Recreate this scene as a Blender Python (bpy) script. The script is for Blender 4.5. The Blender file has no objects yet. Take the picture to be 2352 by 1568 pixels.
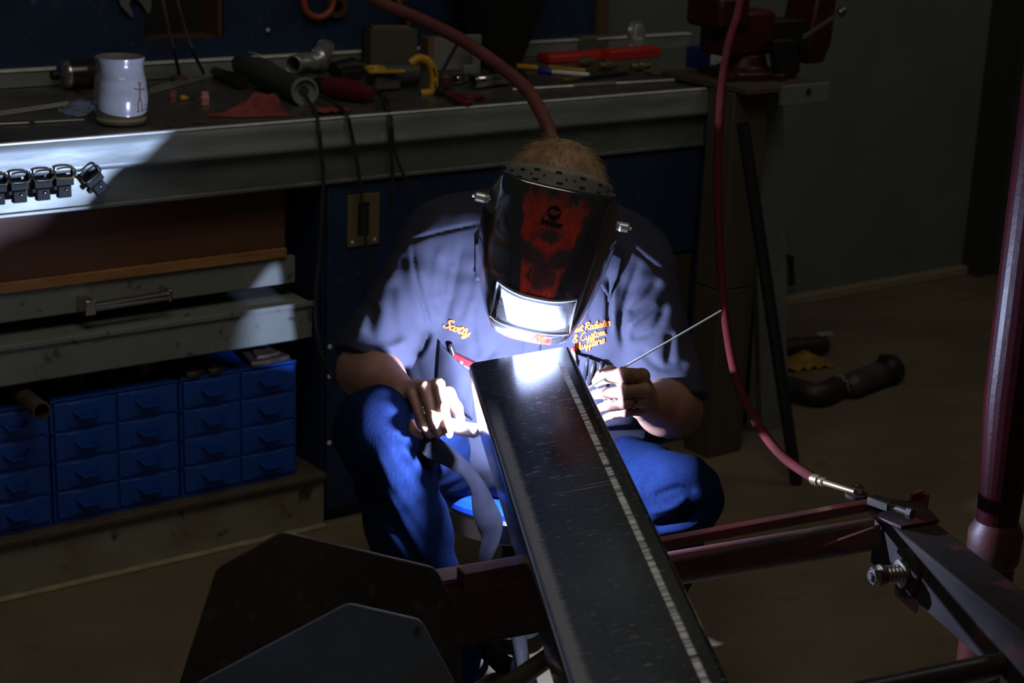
import bpy, bmesh, math, random
import numpy as np
from mathutils import Vector, Matrix
from mathutils.bvhtree import BVHTree
random.seed(7); RNG = np.random.default_rng(7)
SC = bpy.context.scene; COL = SC.collection

# ------------------------------------------------------------------ camera
F_PX, CX, CY, HC = 4000.0, 1176.0, 784.0, 1.6
_x = np.array([6900 - CX, -216 - CY, F_PX]); _x /= np.linalg.norm(_x)
_y = np.array([-3030.0, -557 - CY, F_PX]); _y = _y - _x * (_y @ _x); _y /= np.linalg.norm(_y)
_z = np.cross(_x, _y)
if _z[1] > 0: _z = -_z
RC = np.array([_x, _y, _z])            # world axes (bench, depth, up) seen from the camera
CAM = np.array([0, 0, HC])
def at(px, py, d):                     # a point of the place at distance d along the view axis
    return CAM + RC @ (np.array([(px - CX) / F_PX, (py - CY) / F_PX, 1.0]) * d)
def onz(px, py, z):
    r = RC @ np.array([px - CX, py - CY, F_PX]); return CAM + r * ((z - HC) / r[2])
def ony(px, py, y):
    r = RC @ np.array([px - CX, py - CY, F_PX]); return CAM + r * (y / r[1])
cd = bpy.data.cameras.new('camera'); cam = bpy.data.objects.new('camera', cd); COL.objects.link(cam)
cd.sensor_width = 36; cd.lens = 36 * F_PX / 2352; cd.clip_start = 0.05; cd.clip_end = 60
m = Matrix([list(RC[i] * np.array([1, -1, -1])) for i in range(3)]).to_4x4()
m.translation = Vector(CAM); cam.matrix_world = m
cd.dof.use_dof = True; cd.dof.focus_distance = 2.72; cd.dof.aperture_fstop = 6.3
SC.camera = cam

# ------------------------------------------------------------------ light
W = bpy.data.worlds.new('World'); SC.world = W; W.use_nodes = True
W.node_tree.nodes['Background'].inputs[0].default_value = (1.0, 0.93, 0.82, 1)
W.node_tree.nodes['Background'].inputs[1].default_value = 0.014
def lamp(name, kind, loc, energy, color, target=None, **kw):
    l = bpy.data.lights.new(name, kind); l.energy = energy; l.color = color
    for k, v in kw.items(): setattr(l, k, v)
    o = bpy.data.objects.new(name, l); COL.objects.link(o); o.location = loc
    if target is not None:
        o.rotation_euler = (Vector(target) - Vector(loc)).to_track_quat('-Z', 'Y').to_euler()
    return o
ARC = at(1140, 938, 2.845)
lamp('ceiling_lamp_light', 'AREA', (1.0, 1.3, 3.6), 16.5, (1.0, 0.92, 0.78), (1.6, 2.6, 0.4), size=1.6)
lamp('rear_fill_light', 'AREA', (4.3, 1.9, 3.6), 5.5, (1.0, 0.93, 0.8), (4.2, 3.6, 0.3), size=1.2)  # added fill without a seen source, lifts the rear right wall and floor
lamp('arc_light', 'POINT', ARC, 62.0, (0.52, 0.63, 1.0), shadow_soft_size=0.006)
SC.view_settings.view_transform = 'Standard'; SC.view_settings.look = 'None'
SC.view_settings.exposure = 0.0; SC.view_settings.gamma = 1.0; SC.view_settings.use_curve_mapping = False
SC.cycles.use_denoising = True
SC.cycles.max_bounces = 6

# ------------------------------------------------------------------ materials
MATS = {}
def mat(name, col, rough=0.6, metal=0.0, col2=None, scale=8, stretch=(1, 1, 1), bump=0.0, bscale=None, spec=0.5,
        coat=0.0, lo=0.35, hi=0.65, sss=0.0, col3=None, scale3=60, r2=None, sheen=0.0):
    if name in MATS: return MATS[name]
    M = bpy.data.materials.new(name); M.use_nodes = True; nt = M.node_tree; N = nt.nodes; L = nt.links
    b = N['Principled BSDF']; MATS[name] = M
    b.inputs['Base Color'].default_value = (*col, 1); b.inputs['Roughness'].default_value = rough
    b.inputs['Metallic'].default_value = metal; b.inputs['Specular IOR Level'].default_value = spec
    b.inputs['Coat Weight'].default_value = coat; b.inputs['Coat Roughness'].default_value = 0.06
    if sheen: b.inputs['Sheen Weight'].default_value = sheen
    if sss:
        b.inputs['Subsurface Weight'].default_value = sss; b.inputs['Subsurface Radius'].default_value = (0.006, 0.002, 0.001)
        b.inputs['Subsurface Scale'].default_value = 1.0
    tc = N.new('ShaderNodeTexCoord'); mp = N.new('ShaderNodeMapping'); mp.inputs['Scale'].default_value = stretch
    L.new(tc.outputs['Object'], mp.inputs['Vector'])
    def noise(s, det=6, rgh=0.6):
        n = N.new('ShaderNodeTexNoise'); n.inputs['Scale'].default_value = s; n.inputs['Detail'].default_value = det
        n.inputs['Roughness'].default_value = rgh; L.new(mp.outputs[0], n.inputs['Vector']); return n
    def ramp(src, a, c):
        r = N.new('ShaderNodeMapRange'); r.inputs[1].default_value = a; r.inputs[2].default_value = c
        L.new(src, r.inputs[0]); return r.outputs[0]
    cur = None
    if col2 is not None:
        f = ramp(noise(scale).outputs[0], lo, hi)
        mx = N.new('ShaderNodeMix'); mx.data_type = 'RGBA'; L.new(f, mx.inputs[0])
        mx.inputs[6].default_value = (*col, 1); mx.inputs[7].default_value = (*col2, 1); cur = mx.outputs[2]
        if r2 is not None:
            rr = N.new('ShaderNodeMapRange'); rr.inputs[3].default_value = rough; rr.inputs[4].default_value = r2
            L.new(f, rr.inputs[0]); L.new(rr.outputs[0], b.inputs['Roughness'])
    if col3 is not None:
        f = ramp(noise(scale3, 3).outputs[0], 0.6, 0.68)
        mx = N.new('ShaderNodeMix'); mx.data_type = 'RGBA'; L.new(f, mx.inputs[0])
        if cur: L.new(cur, mx.inputs[6])
        else: mx.inputs[6].default_value = (*col, 1)
        mx.inputs[7].default_value = (*col3, 1); cur = mx.outputs[2]
    if cur: L.new(cur, b.inputs['Base Color'])
    if bump:
        n = noise(bscale or scale * 6, 4); bp = N.new('ShaderNodeBump'); bp.inputs['Strength'].default_value = bump
        bp.inputs['Distance'].default_value = 0.002
        L.new(n.outputs[0], bp.inputs['Height']); L.new(bp.outputs[0], b.inputs['Normal'])
    return M
class G:                                # tiny node-graph helper for the patterned materials
    def __init__(s, name, rough=0.5, metal=0, spec=0.5):
        s.M = bpy.data.materials.new(name); s.M.use_nodes = True; s.nt = s.M.node_tree; s.N = s.nt.nodes; s.L = s.nt.links
        s.b = s.N['Principled BSDF']; s.b.inputs['Roughness'].default_value = rough; s.b.inputs['Metallic'].default_value = metal
        s.b.inputs['Specular IOR Level'].default_value = spec
        s.tc = s.N.new('ShaderNodeTexCoord'); s.sep = s.N.new('ShaderNodeSeparateXYZ'); s.L.new(s.tc.outputs['Object'], s.sep.inputs[0])
        s.x, s.y, s.z = s.sep.outputs
    def put(s, sock, v):
        if hasattr(v, 'is_linked') or hasattr(v, 'links'): s.L.new(v, sock)
        else: sock.default_value = v
    def op(s, o, a, b=None, c=None):
        n = s.N.new('ShaderNodeMath'); n.operation = o; s.put(n.inputs[0], a)
        if b is not None: s.put(n.inputs[1], b)
        if c is not None: s.put(n.inputs[2], c)
        return n.outputs[0]
    def rng(s, v, a, b, c=0.0, d=1.0):
        n = s.N.new('ShaderNodeMapRange'); s.put(n.inputs[0], v)
        for i, q in enumerate((a, b, c, d)): n.inputs[i + 1].default_value = q
        return n.outputs[0]
    def noise(s, scale, stretch=(1, 1, 1), det=5, rgh=0.6, dist=0.0):
        mp = s.N.new('ShaderNodeMapping'); mp.inputs['Scale'].default_value = stretch; s.L.new(s.tc.outputs['Object'], mp.inputs[0])
        n = s.N.new('ShaderNodeTexNoise'); n.inputs['Scale'].default_value = scale; n.inputs['Detail'].default_value = det
        n.inputs['Roughness'].default_value = rgh; n.inputs['Distortion'].default_value = dist
        s.L.new(mp.outputs[0], n.inputs[0]); return n.outputs[0]
    def mix(s, f, a, b):
        n = s.N.new('ShaderNodeMix'); n.data_type = 'RGBA'; s.put(n.inputs[0], f)
        for i, v in ((6, a), (7, b)):
            if isinstance(v, tuple): n.inputs[i].default_value = (*v, 1)
            else: s.L.new(v, n.inputs[i])
        return n.outputs[2]
    def ell(s, u, v, cu, cv, ru, rv, soft=0.25):      # 1 inside an ellipse
        a = s.op('POWER', s.op('ABSOLUTE', s.op('DIVIDE', s.op('SUBTRACT', u, cu), ru)), 2.0)
        b = s.op('POWER', s.op('ABSOLUTE', s.op('DIVIDE', s.op('SUBTRACT', v, cv), rv)), 2.0)
        return s.rng(s.op('ADD', a, b), 1 + soft, 1 - soft)
    def bumpy(s, h, strength, dist=0.002):
        bp = s.N.new('ShaderNodeBump'); bp.inputs['Strength'].default_value = strength; bp.inputs['Distance'].default_value = dist
        s.L.new(h, bp.inputs['Height']); s.L.new(bp.outputs[0], s.b.inputs['Normal'])

# ------------------------------------------------------------------ mesh helpers
ROOT = {}                               # object name -> its world origin (parts store world minus root)
def link(name, me, m, parent=None, smooth=True, loc=None):
    o = bpy.data.objects.new(name, me); COL.objects.link(o)
    if m is not None: me.materials.append(m)
    if smooth: me.polygons.foreach_set('use_smooth', np.ones(len(me.polygons), bool))
    if parent is not None: o.parent = parent
    if loc is not None: o.location = loc
    return o
def org(o):
    v = np.zeros(3)
    while o is not None: v = v + np.array(o.location); o = o.parent
    return v
def tag(o, label=None, cat=None, group=None, kind=None):
    for k, v in (('label', label), ('category', cat), ('group', group), ('kind', kind)):
        if v: o[k] = v
    return o
def thing(name, label, cat, loc, group=None):
    o = bpy.data.objects.new(name, None); COL.objects.link(o); o.location = Vector(loc); o.empty_display_size = 0.05
    return tag(o, label, cat, group)
class MB:                               # collects shapes in world coordinates, builds ONE mesh object
    def __init__(s): s.v = []; s.f = []; s.n = 0
    def add(s, V, Fs):
        V = np.asarray(V, float); s.v.append(V); s.f += [tuple(i + s.n for i in f) for f in Fs]; s.n += len(V); return s
    def box(s, lo, hi, M=None):
        lo, hi = np.minimum(lo, hi), np.maximum(lo, hi)
        V = np.array([[(lo, hi)[i][0], (lo, hi)[j][1], (lo, hi)[k][2]] for k in (0, 1) for j in (0, 1) for i in (0, 1)])
        if M is not None: V = M(V)
        return s.add(V, [(0, 2, 3, 1), (4, 5, 7, 6), (0, 1, 5, 4), (2, 6, 7, 3), (0, 4, 6, 2), (1, 3, 7, 5)])
    def obox(s, c, ax, half):           # oriented box: centre, 3 axes (rows), half sizes
        ax = np.array([a / np.linalg.norm(a) for a in np.asarray(ax, float)]); h = np.asarray(half)
        return s.box(-h, h, lambda V: np.asarray(c) + V @ ax)
    def tube(s, pts, r, n=12, cap=True, flat=None):
        P = np.asarray(pts, float); k = len(P); r = np.broadcast_to(np.asarray(r, float), (k,))
        T = np.gradient(P, axis=0); T /= np.linalg.norm(T, axis=1)[:, None] + 1e-12
        up = np.array([0, 0, 1.0]) if abs(T[0][2]) < 0.9 else np.array([1.0, 0, 0])
        u = np.cross(T[0], up); u /= np.linalg.norm(u); V = []
        for i in range(k):
            u = u - T[i] * (u @ T[i]); u /= np.linalg.norm(u); w = np.cross(T[i], u)
            a = np.linspace(0, 2 * math.pi, n, endpoint=False)
            V.append(P[i] + r[i] * (np.cos(a)[:, None] * u + np.sin(a)[:, None] * w * (flat or 1)))
        V = np.vstack(V); Fs = []
        for i in range(k - 1):
            for j in range(n): Fs.append((i * n + j, i * n + (j + 1) % n, (i + 1) * n + (j + 1) % n, (i + 1) * n + j))
        if cap: Fs += [tuple(range(n))[::-1], tuple((k - 1) * n + j for j in range(n))]
        return s.add(V, Fs)
    def lathe(s, c, axis, prof, n=24, closed=False):   # prof: (distance along axis, radius)
        A = np.asarray(axis, float); A /= np.linalg.norm(A)
        t = np.array([0, 0, 1.0]) if abs(A[2]) < 0.9 else np.array([1.0, 0, 0])
        u = np.cross(t, A); u /= np.linalg.norm(u); w = np.cross(A, u); a = np.linspace(0, 2 * math.pi, n, endpoint=False)
        V = np.vstack([np.asarray(c) + A * h + max(r, 1e-5) * (np.cos(a)[:, None] * u + np.sin(a)[:, None] * w) for h, r in prof])
        k = len(prof); Fs = []
        rows = range(k if closed else k - 1)
        for i in rows:
            i2 = (i + 1) % k
            for j in range(n): Fs.append((i * n + j, i * n + (j + 1) % n, i2 * n + (j + 1) % n, i2 * n + j))
        if not closed: Fs += [tuple(range(n))[::-1], tuple((k - 1) * n + j for j in range(n))]
        return s.add(V, Fs)
    def prism(s, poly, a, b):           # poly: 3-D outline; swept by vector from a*d .. ; a = offset vector lo, b = offset hi
        P = np.asarray(poly, float); n = len(P)
        return s.add(np.vstack([P + a, P + b]), [tuple(range(n))[::-1], tuple(range(n, 2 * n))] +
                     [(i, (i + 1) % n, n + (i + 1) % n, n + i) for i in range(n)])
    def grid(s, Gd, close_u=False, close_v=False):
        Gd = np.asarray(Gd, float); a, b = Gd.shape[:2]; Fs = []
        for i in range(a if close_u else a - 1):
            for j in range(b if close_v else b - 1):
                Fs.append((i * b + j, i * b + (j + 1) % b, ((i + 1) % a) * b + (j + 1) % b, ((i + 1) % a) * b + j))
        return s.add(Gd.reshape(-1, 3), Fs)
    def build(s, name, m, parent=None, bevel=0.0, smooth=True, solid=0.0, label=None, loc=None, recalc=True, sub=0, angle=0.6):
        base = org(parent) if parent is not None else (np.asarray(loc, float) if loc is not None else np.zeros(3))
        me = bpy.data.meshes.new(name); V = np.vstack(s.v) - base
        me.from_pydata(V.tolist(), [], s.f)
        if recalc:
            bm = bmesh.new(); bm.from_mesh(me); bmesh.ops.recalc_face_normals(bm, faces=bm.faces); bm.to_mesh(me); bm.free()
        o = link(name, me, m, parent, smooth, None if parent is not None else Vector(base))
        if smooth:
            try: me.set_sharp_from_angle(angle=angle)
            except Exception: pass
        if solid:
            d = o.modifiers.new('solid', 'SOLIDIFY'); d.thickness = solid; d.offset = -1
        if sub:
            d = o.modifiers.new('sub', 'SUBSURF'); d.levels = sub; d.render_levels = sub
        if bevel:
            d = o.modifiers.new('bevel', 'BEVEL'); d.width = bevel; d.segments = 2; d.limit_method = 'ANGLE'; d.angle_limit = 0.7; d.harden_normals = False
        if label: o['label'] = label
        return o
def cr(pts, n=8, closed=False):         # Catmull-Rom through the points
    P = np.asarray(pts, float)
    if len(P) < 3 and not closed:
        t = np.linspace(0, 1, n + 1)[:, None]; return P[0] * (1 - t) + P[1] * t
    Q = np.vstack([P[-1], P, P[0], P[1]]) if closed else np.vstack([2 * P[0] - P[1], P, 2 * P[-1] - P[-2]])
    out = []
    for i in range(len(Q) - 3):
        p0, p1, p2, p3 = Q[i:i + 4]
        for t in np.linspace(0, 1, n, endpoint=False):
            out.append(0.5 * (2 * p1 + (p2 - p0) * t + (2 * p0 - 5 * p1 + 4 * p2 - p3) * t * t + (3 * p1 - p0 - 3 * p2 + p3) * t ** 3))
    if not closed: out.append(P[-1])
    return np.array(out)
def copy_tree(o, parent=None):
    c = o.copy(); COL.objects.link(c)
    if parent is not None: c.parent = parent
    for ch in list(o.children): copy_tree(ch, c)
    return c

# ------------------------------------------------------------------ implicit surfaces for bodies and cloth
class SDF:
    def __init__(s): s.p = []
    def cone(s, a, b, ra, rb, k=0.02, sub=False): s.p.append(('cone', np.float32(a), np.float32(b), ra, rb, k, sub)); return s
    def chain(s, pts, rs, k=0.01, sub=False):
        for i in range(len(pts) - 1): s.cone(pts[i], pts[i + 1], rs[i], rs[i + 1], k, sub)
        return s
    def ell(s, c, r, ax=None, k=0.02, sub=False):
        ax = np.eye(3) if ax is None else np.array([q / np.linalg.norm(q) for q in np.asarray(ax, float)])
        s.p.append(('ell', np.float32(c), np.float32(r), np.float32(ax), k, sub)); return s
    def cut(s, p0, n, rad): s.p.append(('cut', np.float32(p0), np.float32(n) / np.linalg.norm(n), rad)); return s
    def disp(s, fn): s.p.append(('disp', fn)); return s
    def __call__(s, P):
        D = np.full(len(P), 0.2, np.float32)
        for q in s.p:
            if q[0] == 'disp':
                near = np.abs(D) < 0.04
                if near.any(): D[near] += q[1](P[near])
                continue
            if q[0] == 'cone':
                _, a, b, ra, rb, k, sub = q; mg = max(ra, rb) + 0.09
                lo, hi = np.minimum(a, b) - mg, np.maximum(a, b) + mg
            elif q[0] == 'ell': _, c, r, ax, k, sub = q; mg = max(r) + 0.09; lo, hi = c - mg, c + mg
            else: _, c, n, rad = q; lo, hi = c - rad, c + rad
            mk = ((P > lo) & (P < hi)).all(1)
            if not mk.any(): continue
            X = P[mk]
            if q[0] == 'cone':
                ab = b - a; t = np.clip((X - a) @ ab / max(ab @ ab, 1e-9), 0, 1)
                d = np.linalg.norm(X - a - t[:, None] * ab, axis=1) - (ra + (rb - ra) * t)
            elif q[0] == 'ell':
                Y = (X - c) @ ax.T; k0 = np.linalg.norm(Y / r, axis=1); k1 = np.linalg.norm(Y / (r * r), axis=1)
                d = k0 * (k0 - 1) / np.maximum(k1, 1e-6)
            else:
                d = (X - c) @ n; D[mk] = np.maximum(D[mk], d); continue
            e = D[mk]
            if sub:
                d = -d; h = np.clip(0.5 - 0.5 * (e - d) / k, 0, 1); D[mk] = e + (d - e) * h + k * h * (1 - h)
            else:
                h = np.clip(0.5 + 0.5 * (e - d) / k, 0, 1); D[mk] = e + (d - e) * h - k * h * (1 - h)
        return D
def sdf_mesh(name, Fn, lo, hi, h, base=(0, 0, 0), B=8):
    lo = np.float32(lo); hi = np.float32(hi); nb = np.ceil((hi - lo) / (h * B)).astype(int)
    I = np.stack(np.meshgrid(*[np.arange(k) for k in nb], indexing='ij'), -1).reshape(-1, 3)
    d = Fn((lo + (I + 0.5) * h * B).astype(np.float32)); I = I[np.abs(d) < h * B * 0.9 + 0.018]
    loc = np.stack(np.meshgrid(*[np.arange(B + 1)] * 3, indexing='ij'), -1).reshape(-1, 3)
    NX, NY, NZ = nb * B + 2; vid, vpos, edges = [], [], [[], [], []]
    offs = np.array([[i, j, k] for i in (0, 1) for j in (0, 1) for k in (0, 1)])
    for c0 in range(0, len(I), 400):
        Bk = I[c0:c0 + 400]; g = Bk[:, None, :] * B + loc[None]
        P = (lo + g.reshape(-1, 3) * h).astype(np.float32); Vv = Fn(P).reshape(len(Bk), B + 1, B + 1, B + 1)
        cs = np.stack([Vv[:, o[0]:B + o[0], o[1]:B + o[1], o[2]:B + o[2]] for o in offs], -1)
        sg = cs < 0; n_in = sg.sum(-1); act = (n_in > 0) & (n_in < 8)
        w = np.argwhere(act)
        if len(w) == 0: continue
        cv = cs[act]; ss = sg[act]; acc = np.zeros((len(w), 3)); cnt = np.zeros(len(w))
        for a in range(8):
            for b in range(a + 1, 8):
                if np.abs(offs[a] - offs[b]).sum() != 1: continue
                x = ss[:, a] != ss[:, b]; t = cv[x, a] / (cv[x, a] - cv[x, b])
                acc[x] += offs[a] + (offs[b] - offs[a]) * t[:, None]; cnt[x] += 1
        gi = Bk[w[:, 0]] * B + w[:, 1:]
        vid.append((gi[:, 0] * NY + gi[:, 1]) * NZ + gi[:, 2]); vpos.append(lo + (gi + acc / cnt[:, None]) * h)
        for ax, ci in ((0, 4), (1, 2), (2, 1)):
            x = ss[:, 0] != ss[:, ci]; edges[ax].append(np.column_stack([gi[x], ss[x, 0]]))
    vid = np.concatenate(vid); vpos = np.vstack(vpos); o = np.argsort(vid); vid = vid[o]; vpos = vpos[o]
    Q = []
    for ax in range(3):
        E = np.vstack(edges[ax]); u, v = [(1, 2), (2, 0), (0, 1)][ax]; ok = np.ones(len(E), bool); ids = []
        for du, dv in ((0, 0), (-1, 0), (-1, -1), (0, -1)):
            g = E[:, :3].copy(); g[:, u] += du; g[:, v] += dv
            key = (g[:, 0] * NY + g[:, 1]) * NZ + g[:, 2]; j = np.clip(np.searchsorted(vid, key), 0, len(vid) - 1)
            ok &= vid[j] == key; ids.append(j)
        q = np.column_stack(ids); fl = E[:, 3] == 0; q[fl] = q[fl][:, ::-1]; Q.append(q[ok])
    Q = np.vstack(Q); me = bpy.data.meshes.new(name); vpos = vpos - np.asarray(base)
    me.vertices.add(len(vpos)); me.vertices.foreach_set('co', vpos.astype(np.float32).ravel())
    me.loops.add(Q.size); me.loops.foreach_set('vertex_index', Q.astype(np.int32).ravel())
    me.polygons.add(len(Q)); me.polygons.foreach_set('loop_start', np.arange(0, Q.size, 4, dtype=np.int32))
    me.update(calc_edges=True); me.validate()
    return me
# ================================================================== the setting
M_floor = mat('concrete_floor', (0.20, 0.155, 0.09), 0.75, col2=(0.12, 0.09, 0.055), scale=2.2, stretch=(1, 1.6, 1), bump=0.25, bscale=70, lo=0.3, hi=0.7, col3=(0.13, 0.10, 0.065), scale3=9)
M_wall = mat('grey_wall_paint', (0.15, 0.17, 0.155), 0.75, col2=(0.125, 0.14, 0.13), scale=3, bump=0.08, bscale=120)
M_walld = mat('shade_toned_wall', (0.05, 0.05, 0.045), 0.8)  # right wall's shade is put into this darker grey; ceiling shares it
def struct(name, lo, hi, m, bevel=0):
    o = MB().box(lo, hi).build(name, m, smooth=False, bevel=bevel); o['kind'] = 'structure'; return o
struct('floor', (-3, -2, -0.1), (7, 5, 0), M_floor)
struct('wall_back', (-3, 4.12, 0), (5.11, 4.25, 3.9), M_wall)
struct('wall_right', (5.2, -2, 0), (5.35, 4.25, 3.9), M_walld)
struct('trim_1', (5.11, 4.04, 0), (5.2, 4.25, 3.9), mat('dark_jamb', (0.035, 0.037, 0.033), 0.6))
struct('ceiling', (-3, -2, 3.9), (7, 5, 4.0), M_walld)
struct('baseboard_back', (3.35, 4.085, 0), (5.11, 4.12, 0.032), mat('tan_trim', (0.30, 0.25, 0.17), 0.6), 0.004)

# ================================================================== workbench
M_galv = mat('galvanised_steel', (0.46, 0.51, 0.49), 0.38, 0.55, col2=(0.24, 0.28, 0.27), scale=3, stretch=(1, 4, 8), bump=0.12, bscale=18, r2=0.5)
M_top = mat('worn_bench_steel', (0.27, 0.25, 0.22), 0.36, 0.75, col2=(0.11, 0.10, 0.085), scale=4, bump=0.15, bscale=25, r2=0.55, col3=(0.07, 0.06, 0.05), scale3=25)
M_apron = mat('grey_green_steel', (0.27, 0.30, 0.27), 0.45, 0.6, col2=(0.17, 0.19, 0.17), scale=5, stretch=(1, 1, 3), bump=0.1, bscale=40)
M_edge = mat('bright_edge', (0.9, 0.92, 0.88), 0.35, 0.1, col2=(0.65, 0.67, 0.63), scale=30)
M_blue = mat('dark_blue_paint', (0.009, 0.030, 0.085), 0.6, col2=(0.006, 0.021, 0.062), scale=5, bump=0.08, bscale=60, col3=(0.03, 0.045, 0.07), scale3=40)
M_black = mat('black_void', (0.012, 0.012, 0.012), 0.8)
M_wood = mat('reddish_plywood', (0.15, 0.065, 0.03), 0.6, col2=(0.10, 0.04, 0.02), scale=4, stretch=(1, 1, 12), bump=0.1)
M_wood2 = mat('orange_wood_edge', (0.40, 0.19, 0.06), 0.6, col2=(0.26, 0.11, 0.035), scale=6, stretch=(1, 1, 6))
M_grey = mat('grey_enamel', (0.22, 0.235, 0.215), 0.5, col2=(0.175, 0.19, 0.17), scale=5, bump=0.05, col3=(0.08, 0.075, 0.06), scale3=24)
M_kick = mat('rusty_pale_plinth', (0.27, 0.26, 0.19), 0.75, col2=(0.17, 0.145, 0.09), scale=5, bump=0.2, bscale=45, col3=(0.05, 0.04, 0.03), scale3=16)
BY = 3.235
b = thing('workbench', 'long steel topped workbench with bright front lip along the back wall', 'workbench', (1.5, 3.55, 0))
MB().box((-0.4, BY + 0.004, 0.93), (3.0, 3.86, 0.95)).build('worktop', M_top, b, bevel=0.004)
prof = [(0.0, 0.951), (-0.006, 0.949), (-0.0095, 0.944), (-0.010, 0.93), (-0.010, 0.905), (-0.013, 0.896), (-0.013, 0.889), (-0.008, 0.884), (0.0, 0.884)]
def extr(prof, x0, x1, y0):
    poly = [(x0, y0 + p, q) for p, q in prof]; return MB().prism(poly, np.zeros(3), np.array([x1 - x0, 0, 0]))
extr(prof, -0.4, 3.003, BY + 0.004).build('front_lip', M_galv, b, angle=0.9)
MB().box((-0.4, BY - 0.0065, 0.9475), (3.003, BY + 0.005, 0.9525)).build('lip_edge', M_edge, b, bevel=0.0015)
MB().box((-0.4, BY + 0.012, 0.806), (2.985, BY + 0.03, 0.886)).build('apron', M_apron, b, bevel=0.003)
MB().box((-0.4, BY + 0.006, 0.803), (2.985, BY + 0.014, 0.812)).build('apron_flange', M_apron, b, bevel=0.002)
MB().box((-0.4, 3.862, 0.95), (3.45, 3.874, 0.987)).build('backsplash', M_galv, b, bevel=0.002)
MB().box((-0.4, 3.858, 0.986), (3.45, 3.885, 0.992)).build('backsplash_edge', M_edge, b, bevel=0.002)
MB().box((2.985, BY + 0.02, 0.0), (3.0, 3.86, 0.93)).build('end_panel', M_blue, b)
MB().box((2.965, BY - 0.002, 0.80), (3.0, BY + 0.02, 0.886)).build('corner_bracket', M_blue, b, bevel=0.003)
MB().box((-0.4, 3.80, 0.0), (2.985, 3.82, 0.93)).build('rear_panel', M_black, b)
MB().box((-0.4, BY + 0.004, 0.461), (1.835, 3.80, 0.544)).build('shelf', M_grey, b, bevel=0.004)
MB().box((-0.4, BY - 0.002, 0.536), (1.835, BY + 0.006, 0.548)).build('shelf_lip', M_grey, b, bevel=0.002)
kp = MB(); kp.box((-0.4, BY + 0.012, 0.0), (1.872, BY + 0.05, 0.118)); kp.build('plinth', M_kick, b, bevel=0.003); MB().box((-0.4, BY + 0.0, 0.118), (1.872, 3.8, 0.132)).build('plinth_ledge', mat('grimy_brown_ledge', (0.10, 0.075, 0.045), 0.7, col2=(0.06, 0.045, 0.03), scale=7), b, bevel=0.003)
MB().box((-0.4, BY - 0.004, 0.0), (1.872, BY + 0.014, 0.007)).build('floor_seal', mat('pale_seal', (0.42, 0.36, 0.22), 0.8, col2=(0.25, 0.20, 0.12), scale=16), b, bevel=0.002)
dr = MB().box((-0.4, 3.30, 0.657), (1.80, 3.325, 0.80)).build('wooden_drawer', M_wood, b, bevel=0.002)
MB().box((-0.4, 3.292, 0.637), (1.80, 3.32, 0.659)).build('drawer_rail', M_wood2, dr, bevel=0.002)
gd = MB().box((-0.4, 3.30, 0.575), (1.825, 3.32, 0.636)).build('steel_drawer', M_grey, b, bevel=0.002)
hd = MB(); hd.tube([(1.335, 3.262, 0.594), (1.50, 3.262, 0.598)], 0.0105, 14)
hd.box((1.315, 3.25, 0.58), (1.337, 3.30, 0.612)); hd.box((1.498, 3.25, 0.586), (1.506, 3.30, 0.612))
hd.build('drawer_handle', mat('worn_chrome', (0.55, 0.52, 0.45), 0.25, 1.0), gd, bevel=0.002)
# blue cabinet in the middle of the bench
cb = MB(); cb.box((1.872, BY + 0.03, 0.03), (1.90, 3.80, 0.806)); cb.box((1.872, BY + 0.035, 0.0), (2.985, 3.79, 0.05)); cb.build('cabinet_side', M_blue, b)
dl = MB().box((1.878, BY + 0.014, 0.035), (2.635, BY + 0.034, 0.80)).build('cabinet_door', M_blue, b, bevel=0.003)
px0, px1, pz0, pz1 = 1.926, 2.008, 0.655, 0.773
hp = MB(); yy = BY + 0.010
for q in (((px0, yy, pz0), (px0 + 0.026, yy + 0.006, pz1)), ((px1 - 0.026, yy, pz0), (px1, yy + 0.006, pz1)), ((px0 + 0.026, yy, pz0), (px1 - 0.026, yy + 0.006, pz0 + 0.022)), ((px0 + 0.026, yy, pz1 - 0.02), (px1 - 0.026, yy + 0.006, pz1))): hp.box(*q)
hp.build('pull_plate', mat('tan_brass_plate', (0.22, 0.17, 0.095), 0.5, 0.4), dl, bevel=0.001)
MB().box((px0 + 0.024, yy + 0.0035, pz0 + 0.02), (px1 - 0.024, yy + 0.008, pz1 - 0.018)).build('pull_recess', M_black, dl)
for sx in (px0 + 0.012, px1 - 0.012):
    MB().lathe((sx, yy + 0.001, pz0 + 0.011), (0, -1, 0), [(0, 0.004), (0.002, 0.0035), (0.003, 0.001)], 10).build('screw', M_edge, dl)
d2 = MB().box((2.655, BY + 0.014, 0.53), (2.963, BY + 0.034, 0.80)).build('upper_door', M_blue, b, bevel=0.003)
MB().box((2.655, BY + 0.02, 0.035), (2.963, BY + 0.034, 0.522)).build('lower_panel', mat('dark_brown_panel', (0.07, 0.05, 0.035), 0.7, col2=(0.04, 0.03, 0.022), scale=6), b, bevel=0.002)
ch = MB()
for z in (0.43, 0.36, 0.20): ch.lathe((1.885, BY + 0.014, z), (0, -1, 0), [(0, 0.006), (0.0015, 0.005), (0.002, 0.001)], 8)
ch.build('bolt_head', M_edge, b)['kind'] = 'stuff'

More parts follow.
